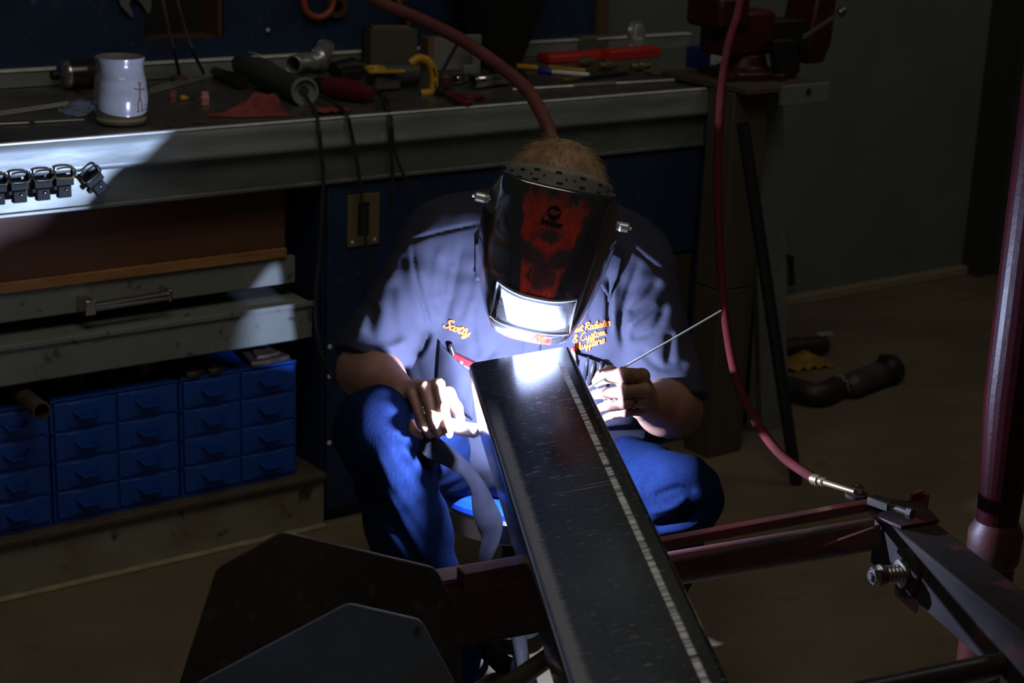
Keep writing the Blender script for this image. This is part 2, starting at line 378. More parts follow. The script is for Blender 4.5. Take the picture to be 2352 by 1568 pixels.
# blue tool board behind the bench, with a square opening
tb = thing('tool_board', 'dark blue tool board standing behind the workbench with a square opening', 'board', (1.5, 3.9, 0.99))
pb = MB(); ya, yb_ = 3.888, 3.90
for q in (((-0.4, ya, 0.93), (1.742, yb_, 2.2)), ((1.742, ya, 0.93), (1.952, yb_, 1.040)), ((1.952, ya, 0.93), (3.105, yb_, 2.2)), ((1.742, ya, 1.35), (1.952, yb_, 2.2))): pb.box(*q)
pb.build('board_panel', M_blue, tb, smooth=False)
MB().box((1.742, 3.90, 1.03), (1.956, 3.99, 1.04)).build('opening_sill', M_wood, tb)
MB().box((1.942, 3.90, 1.04), (1.956, 3.99, 1.35)).build('opening_jamb', M_wood, tb)
MB().box((1.73, 3.99, 1.0), (1.97, 4.0, 1.4)).build('opening_back', M_black, tb)
MB().box((3.105, 3.872, 0.99), (3.145, 3.91, 2.2)).build('edge_post', mat('dull_wood_post', (0.10, 0.065, 0.03), 0.7), tb, bevel=0.003)

# ---- blue parts cabinets (three units of eight little drawers)
M_bluep = mat('blue_plastic', (0.008, 0.075, 0.40), 0.42, col2=(0.006, 0.06, 0.33), scale=9, bump=0.05)
def parts_cabinet(x0, label):
    x1 = x0 + 0.284; z0, z1 = 0.133, 0.406; y0 = 3.262
    t = thing('parts_cabinet', label, 'cabinet', ((x0 + x1) / 2, 3.4, z0), 'blue parts cabinets under the shelf')
    o = org(t); fr = MB()
    fr.box((x0, y0 + 0.008, z0), (x0 + 0.006, 3.52, z1)); fr.box((x1 - 0.006, y0 + 0.008, z0), (x1, 3.52, z1))
    fr.box((x0, y0 + 0.004, z1 - 0.005), (x1, 3.52, z1)); fr.box((x0, y0 + 0.004, z0), (x1, 3.52, z0 + 0.007)); fr.box((x0, 3.50, z0), (x1, 3.52, z1))
    fr.box(((x0 + x1) / 2 - 0.002, y0 + 0.006, z0), ((x0 + x1) / 2 + 0.002, 3.5, z1))
    H = (z1 - z0 - 0.012) / 4
    for i in range(1, 4): fr.box((x0, y0 + 0.003, z0 + 0.007 + i * H - 0.002), (x1, 3.5, z0 + 0.007 + i * H + 0.0015))
    fr.build('frame', M_bluep, t)
    first = None; w = (x1 - x0) / 2 - 0.010
    for i in range(4):
        for j in range(2):
            cx = x0 + 0.007 + w / 2 + j * (w + 0.006); cz = z0 + 0.007 + (i + 0.5) * H
            if first is None:
                d = MB().box((-w / 2, 0, -H / 2 + 0.003), (w / 2, 0.22, H / 2 - 0.003))
                d.box((-w * 0.30, -0.002, -H / 2 + 0.008), (w * 0.30, 0.001, H / 2 - 0.006))
                first = d.build('drawer', M_bluep, None, bevel=0.0015); first.parent = t
                h = MB(); hw = 0.030
                P0 = [(-hw, -0.001, 0.008), (-hw * 0.55, -0.001, -0.008), (hw * 0.55, -0.001, -0.008), (hw, -0.001, 0.008)]
                P1 = [(-hw * 0.9, -0.012, 0.009), (-hw * 0.5, -0.019, -0.004), (hw * 0.5, -0.019, -0.004), (hw * 0.9, -0.012, 0.009)]
                h.grid([P0, P1]); hh = h.build('handle', M_bluep, None, smooth=False, solid=0.0025); hh.parent = first
                dd = first
            else: dd = copy_tree(first, t)
            dd.location = Vector((cx, y0, cz)) - Vector(o)
parts_cabinet(1.526, 'blue plastic parts cabinet with small drawers, nearest the blue cabinet door')
parts_cabinet(1.237, 'blue plastic parts cabinet between two others, under the open pipe ends')
parts_cabinet(0.948, 'blue plastic parts cabinet cut off by the left edge of the photo')

# ---- pipe ends lying on top of the parts cabinets
M_rustp = mat('rusty_pipe', (0.16, 0.12, 0.085), 0.6, 0.5, col2=(0.07, 0.05, 0.04), scale=14, bump=0.2)
def pipe_end(c, r, L, d, label, wall=0.003):
    o = MB(); d = np.array(d, float); d /= np.linalg.norm(d)
    o.lathe(c, d, [(0, r), (L, r), (L, r - wall), (0, r - wall)], 24, closed=True)
    return tag(o.build('pipe', M_rustp, loc=c, angle=0.5), label, 'pipe', 'pipe offcuts on the parts cabinets')
c = ony(95, 920, 3.16); pipe_end((c[0], 3.16, 0.4265), 0.019, 0.34, (0.02, 1, 0), 'thick walled rusty pipe end jutting out over the blue drawers', 0.0035)
pipe_end((1.297, 3.30, 0.4335), 0.026, 0.3, (-0.04, 1, 0), 'wide rusty pipe end just right of the jutting pipe', 0.002)
pipe_end((1.362, 3.30, 0.433), 0.0255, 0.3, (0.02, 1, 0), 'rusty pipe end, second of the wide pair, beside a narrow one', 0.002)
pipe_end((1.418, 3.31, 0.4245), 0.017, 0.3, (0.02, 1, 0), 'narrow dark pipe end right of the wide pair', 0.002)
c = ony(5, 930, 3.3); pipe_end((c[0], 3.30, 0.4265), 0.019, 0.3, (0.0, 1, 0), 'dull pipe end at the left edge of the photo', 0.003)
o = MB(); o.lathe((1.475, 3.33, 0.4075), (0, 0, 1), [(0, 0.017), (0.045, 0.017), (0.045, 0.0145), (0, 0.0145)], 20, closed=True)
tag(o.build('pipe_stub', M_rustp, loc=(1.475, 3.33, 0.4075)), 'short brown pipe stub standing upright on the parts cabinet', 'pipe')
for i, (px, py, s, lab) in enumerate(((440, 868, 0.024, 'small dark scrap on the parts cabinet, left of its twin'), (488, 860, 0.022, 'small dark scrap overhanging the middle of the parts cabinet'), (610, 838, 0.05, 'flat dark scrap lying on the right end of the parts cabinet'))):
    c = ony(px, py, 3.29); mb = MB(); z = 0.4075
    P = [(c[0] - s, 3.262, z), (c[0] - s * 0.4, 3.256, z), (c[0] + s * 0.3, 3.262, z), (c[0] + s, 3.27, z), (c[0] + s * 0.8, 3.33, z), (c[0] - s * 0.7, 3.34, z)]
    mb.prism(P, np.zeros(3), np.array([0, 0, 0.012])); mb.prism([(p[0] * 0.6 + c[0] * 0.4, p[1] * 0.6 + 3.3 * 0.4, z + 0.011) for p in P], np.zeros(3), np.array([0.004, 0.0, 0.008]))
    tag(mb.build('metal_scrap', M_rustp, loc=(c[0], 3.3, z), bevel=0.002), lab, 'scrap')

# ---- black clips hanging under the bench lip
M_clip = mat('black_plastic', (0.004, 0.004, 0.005), 0.5, spec=0.15)
M_chrome = mat('chrome', (0.75, 0.75, 0.75), 0.15, 1.0)
def clip(px, py, label, rot=0.0, gold=False):
    c = ony(px, py, BY - 0.012); t = thing('spring_clip', label, 'clip', c, 'black clips under the bench lip'); R = Matrix.Rotation(rot, 3, 'Y')
    def Tm(V): return np.array([np.array(R @ Vector(v)) for v in V]) + c
    q = MB(); q.box((-0.019, -0.006, -0.026), (0.019, 0.012, -0.006), Tm); q.box((-0.014, -0.004, -0.05), (0.014, 0.010, -0.026), Tm); q.box((-0.02, 0.0, -0.006), (-0.016, 0.010, 0.012), Tm); q.box((0.016, 0.0, -0.006), (0.02, 0.010, 0.012), Tm)
    q.box((-0.024, -0.004, -0.034), (-0.014, 0.008, -0.024), Tm); q.build('body', M_clip, t, bevel=0.002)
    r = MB(); P = [(-0.017, -0.008, 0.009), (0.017, -0.008, 0.009), (0.017, -0.009, -0.009), (-0.017, -0.009, -0.009)]
    r.tube(Tm(cr(P, 6, True)), 0.0021, 8, cap=False); r.build('ring', mat('brass_ring', (0.75, 0.6, 0.3), 0.25, 1.0) if gold else M_chrome, t)
    MB().lathe(Tm([(0.002, -0.0045, -0.034)])[0], (0, -1, 0), [(0, 0.004), (0.002, 0.003), (0.003, 0.001)], 10).build('rivet', M_chrome, t)
clip(43, 407, 'black clip with chrome ring, leftmost whole one under the bench lip')
clip(97, 402, 'black clip with chrome ring, between two ringed clips under the lip')
clip(146, 396, 'black clip with brass coloured ring under the bench lip', 0, True)
clip(205, 398, 'black clip hanging tilted at the right end of the clip row', -0.6)
clip(-8, 412, 'black clip cut off by the left edge of the photo')
# ================================================================== aluminium tube
TD = RC @ np.array([616 - CX, -645 - CY, F_PX]); TD /= np.linalg.norm(TD)
ta, tb_ = at(1075, 835, 2.75), at(1312, 800, 2.75)
TA = tb_ - ta; TW = np.linalg.norm(TA); TA -= TD * (TA @ TD); TA /= np.linalg.norm(TA); TU = np.cross(TA, TD)
TH, TLEN = 0.125, 1.55
def tubem():
    g = G('brushed_aluminium', 0.14, 1.0); N = g.N
    u = g.op('DIVIDE', g.x, TW)                                    # 0..1 across the face
    fine = g.noise(70, (1, 0.35, 1), 4); cross = g.noise(110, (0.25, 2.2, 1), 5, 0.75); blot = g.noise(7, (1, 0.6, 1), 4)
    top = g.op('GREATER_THAN', g.z, -0.004)
    wob = g.op('MULTIPLY', g.op('SUBTRACT', cross, 0.5), 0.10)
    # scuffed mill-scale strip on the left shoulder and a row of pale ground marks on the right
    l = g.op('MULTIPLY', g.rng(g.op('ADD', u, wob), 0.165, 0.12), g.op('MULTIPLY', g.rng(g.op('ADD', g.y, g.op('MULTIPLY', blot, 0.1)), -0.10, -0.22), g.rng(u, 0.03, 0.055)))
    rr = g.op('MULTIPLY', g.op('MULTIPLY', g.rng(u, 0.812, 0.817), g.rng(g.op('ADD', u, g.op('MULTIPLY', wob, 0.35)), 0.872, 0.858)), g.rng(g.noise(130, (0.03, 1.6, 1), 4, 0.75), 0.42, 0.52))
    rr = g.op('MULTIPLY', rr, g.rng(g.y, -0.05, -0.09))
    scr = g.op('MULTIPLY', g.rng(g.noise(240, (0.22, 1.6, 1), 2), 0.655, 0.69), 0.42)
    scr2 = g.op('MULTIPLY', g.rng(g.noise(120, (0.05, 2.5, 1), 1), 0.735, 0.76), 0.4)
    marks = g.op('MULTIPLY', top, g.op('MAXIMUM', g.op('MAXIMUM', g.op('MULTIPLY', l, 0.32), rr), g.op('MAXIMUM', scr, scr2)))
    base = g.mix(g.rng(blot, 0.3, 0.7), (0.62, 0.62, 0.64), (0.40, 0.40, 0.42))
    g.L.new(g.mix(marks, base, (0.80, 0.80, 0.82)), g.b.inputs['Base Color'])
    g.L.new(g.rng(marks, 0, 1, 1.0, 0.15), g.b.inputs['Metallic'])
    g.L.new(g.op('ADD', g.rng(blot, 0.3, 0.7, 0.10, 0.22), g.op('MULTIPLY', marks, 0.5)), g.b.inputs['Roughness'])
    g.bumpy(g.op('ADD', fine, g.op('MULTIPLY', cross, 0.8)), 0.10, 0.001)
    return g.M
r = 0.011; cs = []
for (x, z, a0) in ((TW - r, -r, 90), (r, -r, 180), (r, -TH + r, 270), (TW - r, -TH + r, 0)):
    pass
def rrect(x0, x1, z0, z1, r, n=6):
    out = []
    for (x, z, a0) in ((x1 - r, z1 - r, 0), (x0 + r, z1 - r, 90), (x0 + r, z0 + r, 180), (x1 - r, z0 + r, 270)):
        for a in np.linspace(math.radians(a0), math.radians(a0 + 90), n): out.append((x + r * math.cos(a), z + r * math.sin(a)))
    return np.array(out)
o_, i_ = rrect(0, TW, -TH, 0, r), rrect(0.004, TW - 0.004, -TH + 0.004, -0.004, 0.007)
mb = MB(); rings = []
ys = np.linspace(0, -TLEN, 16)
for y in ys: rings.append([(p[0], y, p[1]) for p in o_])
for y in ys[::-1]: rings.append([(p[0], y, p[1]) for p in i_])
mb.grid(np.array(rings), close_u=True, close_v=True)
tube = tag(mb.build('rectangular_tube', tubem(), angle=1.0), 'long rectangular brushed aluminium tube lying across the red steel stand', 'tube')
M4 = Matrix([[TA[i], TD[i], TU[i], ta[i]] for i in range(3)] + [[0, 0, 0, 1]]); tube.matrix_world = M4

# ================================================================== the welder
HR = np.array([[0.7755857306616761, -0.6269023096458884, 0.0738936300004576], [-0.6099904081090078, -0.7744404576555464, -0.16779058245704442], [-0.16241452031453404, -0.08506157597245984, 0.9830493639101149]])
HO = at(1268, 487, 2.905) - HR @ np.array([0, 0, 0.03]); HS = 2.905 / 3.0
def hl(p): return HO + HR @ (np.asarray(p, float) * HS)
HM = Matrix([[*(HR[i] * HS), HO[i]] for i in range(3)] + [[0, 0, 0, 1]])
M_skin = mat('skin', (0.24, 0.125, 0.08), 0.55, col2=(0.195, 0.092, 0.054), scale=30, bump=0.18, bscale=420, sss=0.12, lo=0.35, hi=0.7)
PEL = at(1195, 1030, 3.36)
person = thing('person', 'seated person in navy work shirt and jeans leaning forward to weld', 'person', (PEL[0], PEL[1], 0))
def A(*q): return at(*q)
shL, shR = A(995, 592, 3.16), A(1468, 648, 3.13)
elL, wrL = A(838, 850, 3.08), A(925, 908, 2.965)
elR, wrR = A(1548, 940, 3.06), A(1478, 925, 2.925)
hipL, hipR = A(1110, 1045, 3.38), A(1300, 1065, 3.32)
knL, knR = A(873, 990, 2.965), A(1560, 1142, 3.03)
anL, anR = A(1035, 1528, 3.11), A(1455, 1458, 3.31)
XR = shR - shL; XR[2] = 0; XR /= np.linalg.norm(XR); FW = np.array([XR[1], -XR[0], 0.0])
if FW[1] > 0: FW = -FW
nk = A(1258, 520, 3.13)
# fingers: MCP, PIP, DIP, tip (pixel, pixel, distance) with radii
HANDS = {
 'L': dict(wr=wrL, k=0.0025, f=[
   [(1006, 884, 2.926), (1017, 936, 2.886), (1027, 976, 2.888), (1031, 994, 2.894)],
   [(974, 890, 2.928), (996, 960, 2.883), (1009, 990, 2.901), (1004, 996, 2.928)],
   [(947, 905, 2.934), (973, 977, 2.891), (988, 996, 2.913), (990, 990, 2.938)],
   [(925, 925, 2.946), (949, 988, 2.908), (965, 1000, 2.926), (973, 994, 2.948)]],
   r=[(.0112, .0104, .0092, .0078), (.0112, .0108, .0092, .0078), (.0102, .0088, .0080, .0070), (.0092, .0078, .0070, .0062)],
   th=[(962, 905, 2.963), (1028, 905, 2.958), (1048, 938, 2.943), (1057, 962, 2.923)], tr=(.015, .0130, .0108, .0085)),
 'R': dict(wr=wrR, k=0.0022, f=[
   [(1474, 864, 2.860), (1430, 861, 2.826), (1392, 866, 2.842), (1372, 876, 2.857)],
   [(1481, 896, 2.855), (1432, 899, 2.822), (1394, 902, 2.838), (1366, 906, 2.856)],
   [(1477, 921, 2.862), (1434, 925, 2.830), (1398, 930, 2.844), (1376, 938, 2.860)],
   [(1467, 942, 2.872), (1438, 946, 2.845), (1408, 952, 2.856), (1390, 960, 2.870)]],
   r=[(.0128, .0128, .0112, .0092), (.0108, .0108, .0098, .0082), (.0096, .0094, .0086, .0074), (.0086, .0082, .0076, .0066)],
   th=[(1462, 918, 2.905), (1434, 872, 2.896), (1402, 856, 2.874), (1380, 862, 2.862)], tr=(.016, .0138, .0118, .0095)),
}
def add_hand(S, hd):
    w = hd['wr']; mcp = [A(*f[0]) for f in hd['f']]
    for i, (f, r) in enumerate(zip(hd['f'], hd['r'])):
        P = [A(*q) for q in f]
        S.cone(w, P[0], 0.021, r[0] * 0.92, 0.008)
        for j in range(3): S.cone(P[j], P[j + 1], r[j] * (0.95 if j else 1), r[j + 1], hd['k'])
        S.ell(P[1], (r[1] * 1.07,) * 3, k=hd['k']); S.ell(P[0], (r[0] * 1.08,) * 3, k=0.004)
    mid = np.mean(mcp, 0)
    pal = 0.45 * w + 0.55 * mid + FW * -0.008
    ax = mcp[3] - mcp[0]; ax /= np.linalg.norm(ax); lg = mid - w; lg -= ax * (lg @ ax); ln = np.linalg.norm(lg); lg /= ln
    S.ell(pal, (0.031, ln * 0.55, 0.018), (ax, lg, np.cross(ax, lg)), 0.012)
    T = [A(*q) for q in hd['th']]
    for j in range(3): S.cone(T[j], T[j + 1], hd['tr'][j], hd['tr'][j + 1], 0.006)
S = SDF()
S.cone(A(1200, 900, 3.22), A(1245, 660, 3.2), 0.12, 0.12, 0.05).cone(hipL, hipR, 0.095, 0.095, 0.05)
S.cone(shL, shR, 0.055, 0.055, 0.05).cone(A(1200, 900, 3.22), 0.5 * (hipL + hipR), 0.12, 0.10, 0.05)
S.cone(nk, hl((0, -0.045, -0.05)), 0.062, 0.056, 0.03)
S.ell(hl((0, -0.03, 0.045)), (0.075, 0.096, 0.094), HR.T, 0.02).ell(hl((0, 0.03, -0.055)), (0.056, 0.056, 0.062), HR.T, 0.03)
S.ell(hl((0, 0.085, -0.02)), (0.012, 0.018, 0.022), HR.T, 0.012)
for sx in (-1, 1):
    S.ell(hl((sx * 0.032, 0.078, 0.006)), (0.015, 0.012, 0.010), HR.T, 0.008, True)
    S.ell(hl((sx * 0.032, 0.062, 0.004)), (0.0125,) * 3, HR.T, 0.003)
    S.ell(hl((sx * 0.078, -0.02, -0.002)), (0.010, 0.018, 0.030), HR.T, 0.006)
S.ell(hl((0, 0.076, -0.068)), (0.024, 0.010, 0.006), HR.T, 0.008)
for sh, el, wr in ((shL, elL, wrL), (shR, elR, wrR)):
    S.cone(sh, el, 0.052, 0.047, 0.03)
    mid = el * 0.68 + wr * 0.32
    S.cone(el, mid, 0.046, 0.047, 0.02).cone(mid, wr, 0.046, 0.029, 0.02)
for hp, kn, an in ((hipL, knL, anL), (hipR, knR, anR)):
    S.cone(hp, kn, 0.075, 0.055, 0.03).cone(kn, an, 0.052, 0.036, 0.03)
    S.cone(an, an + FW * 0.13 + np.array([0, 0, -0.05]), 0.036, 0.03, 0.03)
for hd in HANDS.values(): add_hand(S, hd)
base = np.array([PEL[0], PEL[1], 0])
lo_, hi_ = np.array([1.15, 1.75, -0.02]), np.array([2.35, 2.85, 1.12])
body = link('body', sdf_mesh('body', S, lo_, hi_, 0.003, base), M_skin, person)
# fingernail of the pointing finger and the thumb, wedding ring
M_nail = mat('nail', (0.62, 0.42, 0.34), 0.3)
def nail(p, r, nrm, al):
    nrm = nrm / np.linalg.norm(nrm); al = al - nrm * (al @ nrm); al /= np.linalg.norm(al); sd = np.cross(nrm, al)
    q = MB(); q.lathe(p + nrm * (r * 0.72), nrm, [(-0.001, 1.0), (0.0, 1.0), (0.0012, 0.85), (0.0019, 0.35)], 14)
    V = q.v[0] - (p + nrm * r * 0.72); h = V @ nrm; a_ = V @ al; s_ = V @ sd
    q.v[0] = p + nrm * r * 0.72 + np.outer(h, nrm) + np.outer(a_ * 0.0075, al) + np.outer(s_ * 0.006, sd)
    q.build('fingernail', M_nail, body)
VW = -(RC @ np.array([0, 0, 1.0]))      # towards the photographer
nail(A(1031, 994, 2.894), 0.0083, VW + RC @ np.array([0.1, 0.35, 0]), A(1031, 994, 2.894) - A(1027, 976, 2.888))
p0, p1 = A(1477, 921, 2.862), A(1434, 925, 2.83); c = p0 * 0.35 + p1 * 0.65; ax = p1 - p0
q = MB(); rr_ = 0.0099; q.lathe(c, ax, [(-0.003, rr_), (0.003, rr_), (0.003, rr_ + 0.0016), (-0.003, rr_ + 0.0016)], 28, closed=True)
q.build('wedding_ring', mat('dark_ring', (0.35, 0.33, 0.3), 0.15, 1.0), person)

# ---- hair
M_hair = mat('brown_hair', (0.36, 0.22, 0.12), 0.55, col2=(0.20, 0.115, 0.06), scale=40, stretch=(1, 1, 1), bump=0.4, bscale=260)
H = SDF(); H.ell(hl((0, -0.033, 0.048)), (0.083, 0.102, 0.099), HR.T)
n_ = HR @ np.array([0, 0.72, -0.69]); H.cut(hl((0, 0.055, 0.095)), n_, 0.5)
hair = link('hair', sdf_mesh('hair', H, HO - 0.17, HO + 0.19, 0.004, base), M_hair, person)
q = MB(); V = []; Fc = []; k = 0
for i in range(2600):
    a = RNG.uniform(0, 2 * math.pi); cth = RNG.uniform(-0.1, 1); sth = math.sqrt(1 - cth * cth)
    n = np.array([sth * math.cos(a), sth * math.sin(a), cth]); p = np.array([0, -0.033, 0.048]) + n * np.array([0.083, 0.102, 0.099])
    if (p - np.array([0, 0.055, 0.095])) @ np.array([0, 0.72, -0.69]) > -0.002: continue
    whorl = np.array([0, -0.07, 0.15]); t = p - whorl; t -= n * (t @ n); t /= np.linalg.norm(t) + 1e-6
    t = t + RNG.normal(0, 0.25, 3); L = RNG.uniform(0.018, 0.034); lift = RNG.uniform(0.02, 0.2)
    s = np.cross(n, t); s /= np.linalg.norm(s) + 1e-6; w = 0.00045
    pts = [p - n * 0.001, p + t * L * 0.5 + n * (lift * L * 0.6), p + t * L + n * (lift * L * 0.5 - 0.0006)]
    for j, pp in enumerate(pts):
        ww = w * (1, 0.8, 0.15)[j]; V += [hl(pp - s * ww), hl(pp + s * ww), hl(pp + n * ww)]
    for j in range(2):
        for e in range(3): Fc.append((k + j * 3 + e, k + j * 3 + (e + 1) % 3, k + j * 3 + 3 + (e + 1) % 3, k + j * 3 + 3 + e))
    k += 9
q.add(V, Fc); hs = q.build('hair_strand', M_hair, hair, recalc=False); hs['kind'] = 'stuff'

# ---- shirt
M_shirt = mat('navy_twill', (0.0285, 0.0295, 0.046), 0.9, col2=(0.022, 0.023, 0.037), spec=0.2, scale=9, bump=0.12, bscale=900, sheen=0.0)
def pxof(P):
    q = (P - np.float32(CAM)) @ RC.astype(np.float32); return CX + F_PX * q[:, 0] / q[:, 2], CY + F_PX * q[:, 1] / q[:, 2], q[:, 2]
def folds(items, dmax):
    segs = []
    for pts, sg, amp in items:
        P = cr(np.array(pts, float), 4); nn = len(P)
        for i in range(nn - 1): segs.append((P[i], P[i + 1], sg, amp, i / (nn - 1), (i + 1) / (nn - 1)))
    def fn(P):
        x, y, d = pxof(P); out = np.zeros(len(P), np.float32); cur = {}
        for pts, sg, amp in items:
            Q = cr(np.array(pts, float), 3); lo = Q.min(0) - 3 * sg; hi = Q.max(0) + 3 * sg
            mk = (x > lo[0]) & (x < hi[0]) & (y > lo[1]) & (y < hi[1]) & (d < dmax)
            if not mk.any(): continue
            xx, yy = x[mk], y[mk]; best = np.full(len(xx), 1e9, np.float32); tt = np.zeros(len(xx), np.float32); m_ = len(Q) - 1
            for i in range(m_):
                a, b = Q[i], Q[i + 1]; ab = b - a
                t = np.clip(((xx - a[0]) * ab[0] + (yy - a[1]) * ab[1]) / (ab @ ab + 1e-9), 0, 1)
                dd = (xx - a[0] - t * ab[0]) ** 2 + (yy - a[1] - t * ab[1]) ** 2
                u = dd < best; best[u] = dd[u]; tt[u] = (i + t[u]) / m_
            taper = np.clip(np.minimum(tt, 1 - tt) * 6 + 0.15, 0, 1)
            out[mk] += amp * taper * np.exp(-best / (sg * sg))
        return out
    return fn
T = SDF()
belly, chest = A(1195, 930, 3.23), A(1245, 670, 3.2)
T.cone(belly, chest, 0.150, 0.135, 0.05)
T.cone(A(1085, 700, 3.18), A(1120, 960, 3.25), 0.105, 0.12, 0.05).cone(A(1395, 730, 3.15), A(1320, 980, 3.21), 0.105, 0.12, 0.05)
T.cone(A(1015, 690, 3.23), A(1065, 960, 3.28), 0.088, 0.095, 0.05).cone(A(1425, 750, 3.2), A(1375, 980, 3.26), 0.085, 0.095, 0.05)
T.cone(A(1030, 560, 3.2), A(1440, 610, 3.17), 0.088, 0.088, 0.05)
T.cone(A(1125, 560, 3.27), A(1375, 590, 3.25), 0.105, 0.105, 0.05)
T.cone(0.5 * (hipL + hipR) + np.array([0, 0, 0.04]), belly, 0.14, 0.15, 0.05)
T.cone(nk + FW * 0.0, nk + (hl((0, -0.05, -0.05)) - nk) * 0.35, 0.088, 0.078, 0.02)
T.cone(shL, elL * 0.86 + shL * 0.14 + np.array([0, 0, 0.0]), 0.068, 0.065, 0.03)
T.cone(shR, elR * 0.90 + shR * 0.10, 0.066, 0.062, 0.03)
eL = elL * 0.97 + shL * 0.03; eR = elR * 0.97 + shR * 0.03
T.cone(elL * 0.8 + shL * 0.2, eL, 0.065, 0.062, 0.02).cone(elR * 0.8 + shR * 0.2, eR, 0.062, 0.060, 0.02)
dL = elL - shL; dL /= np.linalg.norm(dL); dR = elR - shR; dR /= np.linalg.norm(dR)
FO = [([(938, 556), (1000, 536), (1108, 512)], 5.0, 0.0026), ([(1440, 560), (1480, 590), (1524, 630)], 5, 0.0026),
      ([(946, 560), (956, 640), (972, 700), (988, 755)], 5, 0.004),
      ([(928, 580), (926, 650), (950, 720), (990, 790)], 15, 0.005), ([(905, 640), (900, 720), (915, 800)], 16, 0.004),
      ([(962, 600), (985, 680), (1000, 740)], 10, -0.004),
      ([(1060, 560), (1040, 660), (1022, 740)], 9, 0.0035), ([(1098, 590), (1075, 680), (1055, 740)], 11, 0.003), ([(1015, 560), (1000, 640), (1008, 700)], 12, -0.004),
      ([(1090, 690), (1085, 760), (1100, 830)], 10, 0.003), ([(1040, 600), (1030, 690)], 9, -0.003),
      ([(1398, 640), (1399, 700), (1396, 762)], 6, 0.010), ([(1365, 650), (1352, 740)], 7, 0.004), ([(1425, 600), (1410, 690), (1412, 770)], 9, -0.004),
      ([(1470, 600), (1440, 680), (1428, 740), (1432, 800)], 9, 0.008), ([(1515, 640), (1478, 690), (1440, 720)], 10, 0.007), ([(1520, 690), (1480, 720), (1440, 752)], 9, -0.007),
      ([(1530, 700), (1500, 760), (1440, 775)], 10, 0.006), ([(1540, 760), (1535, 840)], 12, 0.006), ([(1470, 800), (1520, 845), (1585, 835)], 11, 0.005),
      ([(860, 690), (850, 760), (870, 815)], 16, 0.006), ([(830, 780), (890, 800), (940, 780)], 12, -0.005), ([(955, 820), (975, 790), (985, 760)], 9, 0.007),
      ([(1090, 870), (1060, 930), (1010, 960)], 12, 0.005), ([(1080, 930), (1040, 990)], 12, -0.004), ([(1140, 800), (1090, 850)], 9, 0.004)]
T.disp(folds(FO, 3.2))
T.disp(lambda P: (0.0016 * np.sin(P[:, 0] * 61 + 4 * np.sin(P[:, 2] * 23)) * np.sin(P[:, 2] * 37 + 3 * np.sin(P[:, 1] * 31))).astype(np.float32))
T.cut(eL, dL, 0.10); T.cut(eR, dR, 0.10)
T.cone(eL - dL * 0.05, eL + dL * 0.06, 0.052, 0.058, 0.004, True).cone(eR - dR * 0.05, eR + dR * 0.06, 0.052, 0.056, 0.004, True)
shirt = link('shirt', sdf_mesh('shirt', T, lo_, hi_, 0.0032, base), M_shirt, person)
def bvh(o):
    me = o.data; v = np.zeros(len(me.vertices) * 3, np.float32); me.vertices.foreach_get('co', v); v = v.reshape(-1, 3) + org(o)
    return BVHTree.FromPolygons(v.tolist(), [tuple(p.vertices) for p in me.polygons])
BS = bvh(shirt)
def hit(px, py, off=0.0, tree=BS, tow=0.6):
    d = RC @ np.array([px - CX, py - CY, F_PX]); d /= np.linalg.norm(d)
    p, n, i, t = tree.ray_cast(Vector(CAM), Vector(d))
    if p is None: return None
    n = np.array(n); n = n if n @ d < 0 else -n; n = n * (1 - tow) - d * tow; n /= np.linalg.norm(n)
    return np.array(p) + n * off
def patch(name, quad, off, m, parent, nu=14, nv=10, solid=0.0016, label=None):
    Q = np.array(quad, float); Gd = np.zeros((nv + 1, nu + 1, 3)); last = None
    for j in range(nv + 1):
        for i in range(nu + 1):
            s, t = i / nu, j / nv
            p = (Q[0] * (1 - s) + Q[1] * s) * (1 - t) + (Q[3] * (1 - s) + Q[2] * s) * t
            h = hit(p[0], p[1], off(s, t)); last = h if h is not None else last; Gd[j, i] = last
    return MB().grid(Gd).build(name, m, parent, solid=solid, label=label, recalc=True)
# collar, pockets, placket
patch('collar', [(1092, 560), (1150, 530), (1175, 640), (1093, 646)], lambda s, t: 0.010, M_shirt, shirt)
patch('collar', [(1370, 560), (1432, 590), (1400, 694), (1375, 650)], lambda s, t: 0.010, M_shirt, shirt)
patch('pocket', [(1008, 780), (1096, 864), (1085, 965), (1000, 905)], lambda s, t: 0.003 + 0.026 * (1 - t ** 3) * math.sin(math.pi * min(1, max(0, 0.02 + 0.88 * s))) ** 0.9, M_shirt, shirt)
patch('pocket', [(1322, 812), (1398, 838), (1392, 905), (1330, 890)], lambda s, t: 0.004 + 0.010 * (1 - t) ** 2 * math.sin(math.pi * (0.15 + 0.7 * s)), M_shirt, shirt)
patch('placket', [(1205, 760), (1245, 762), (1225, 960), (1185, 955)], lambda s, t: 0.003, M_shirt, shirt, 6, 12)
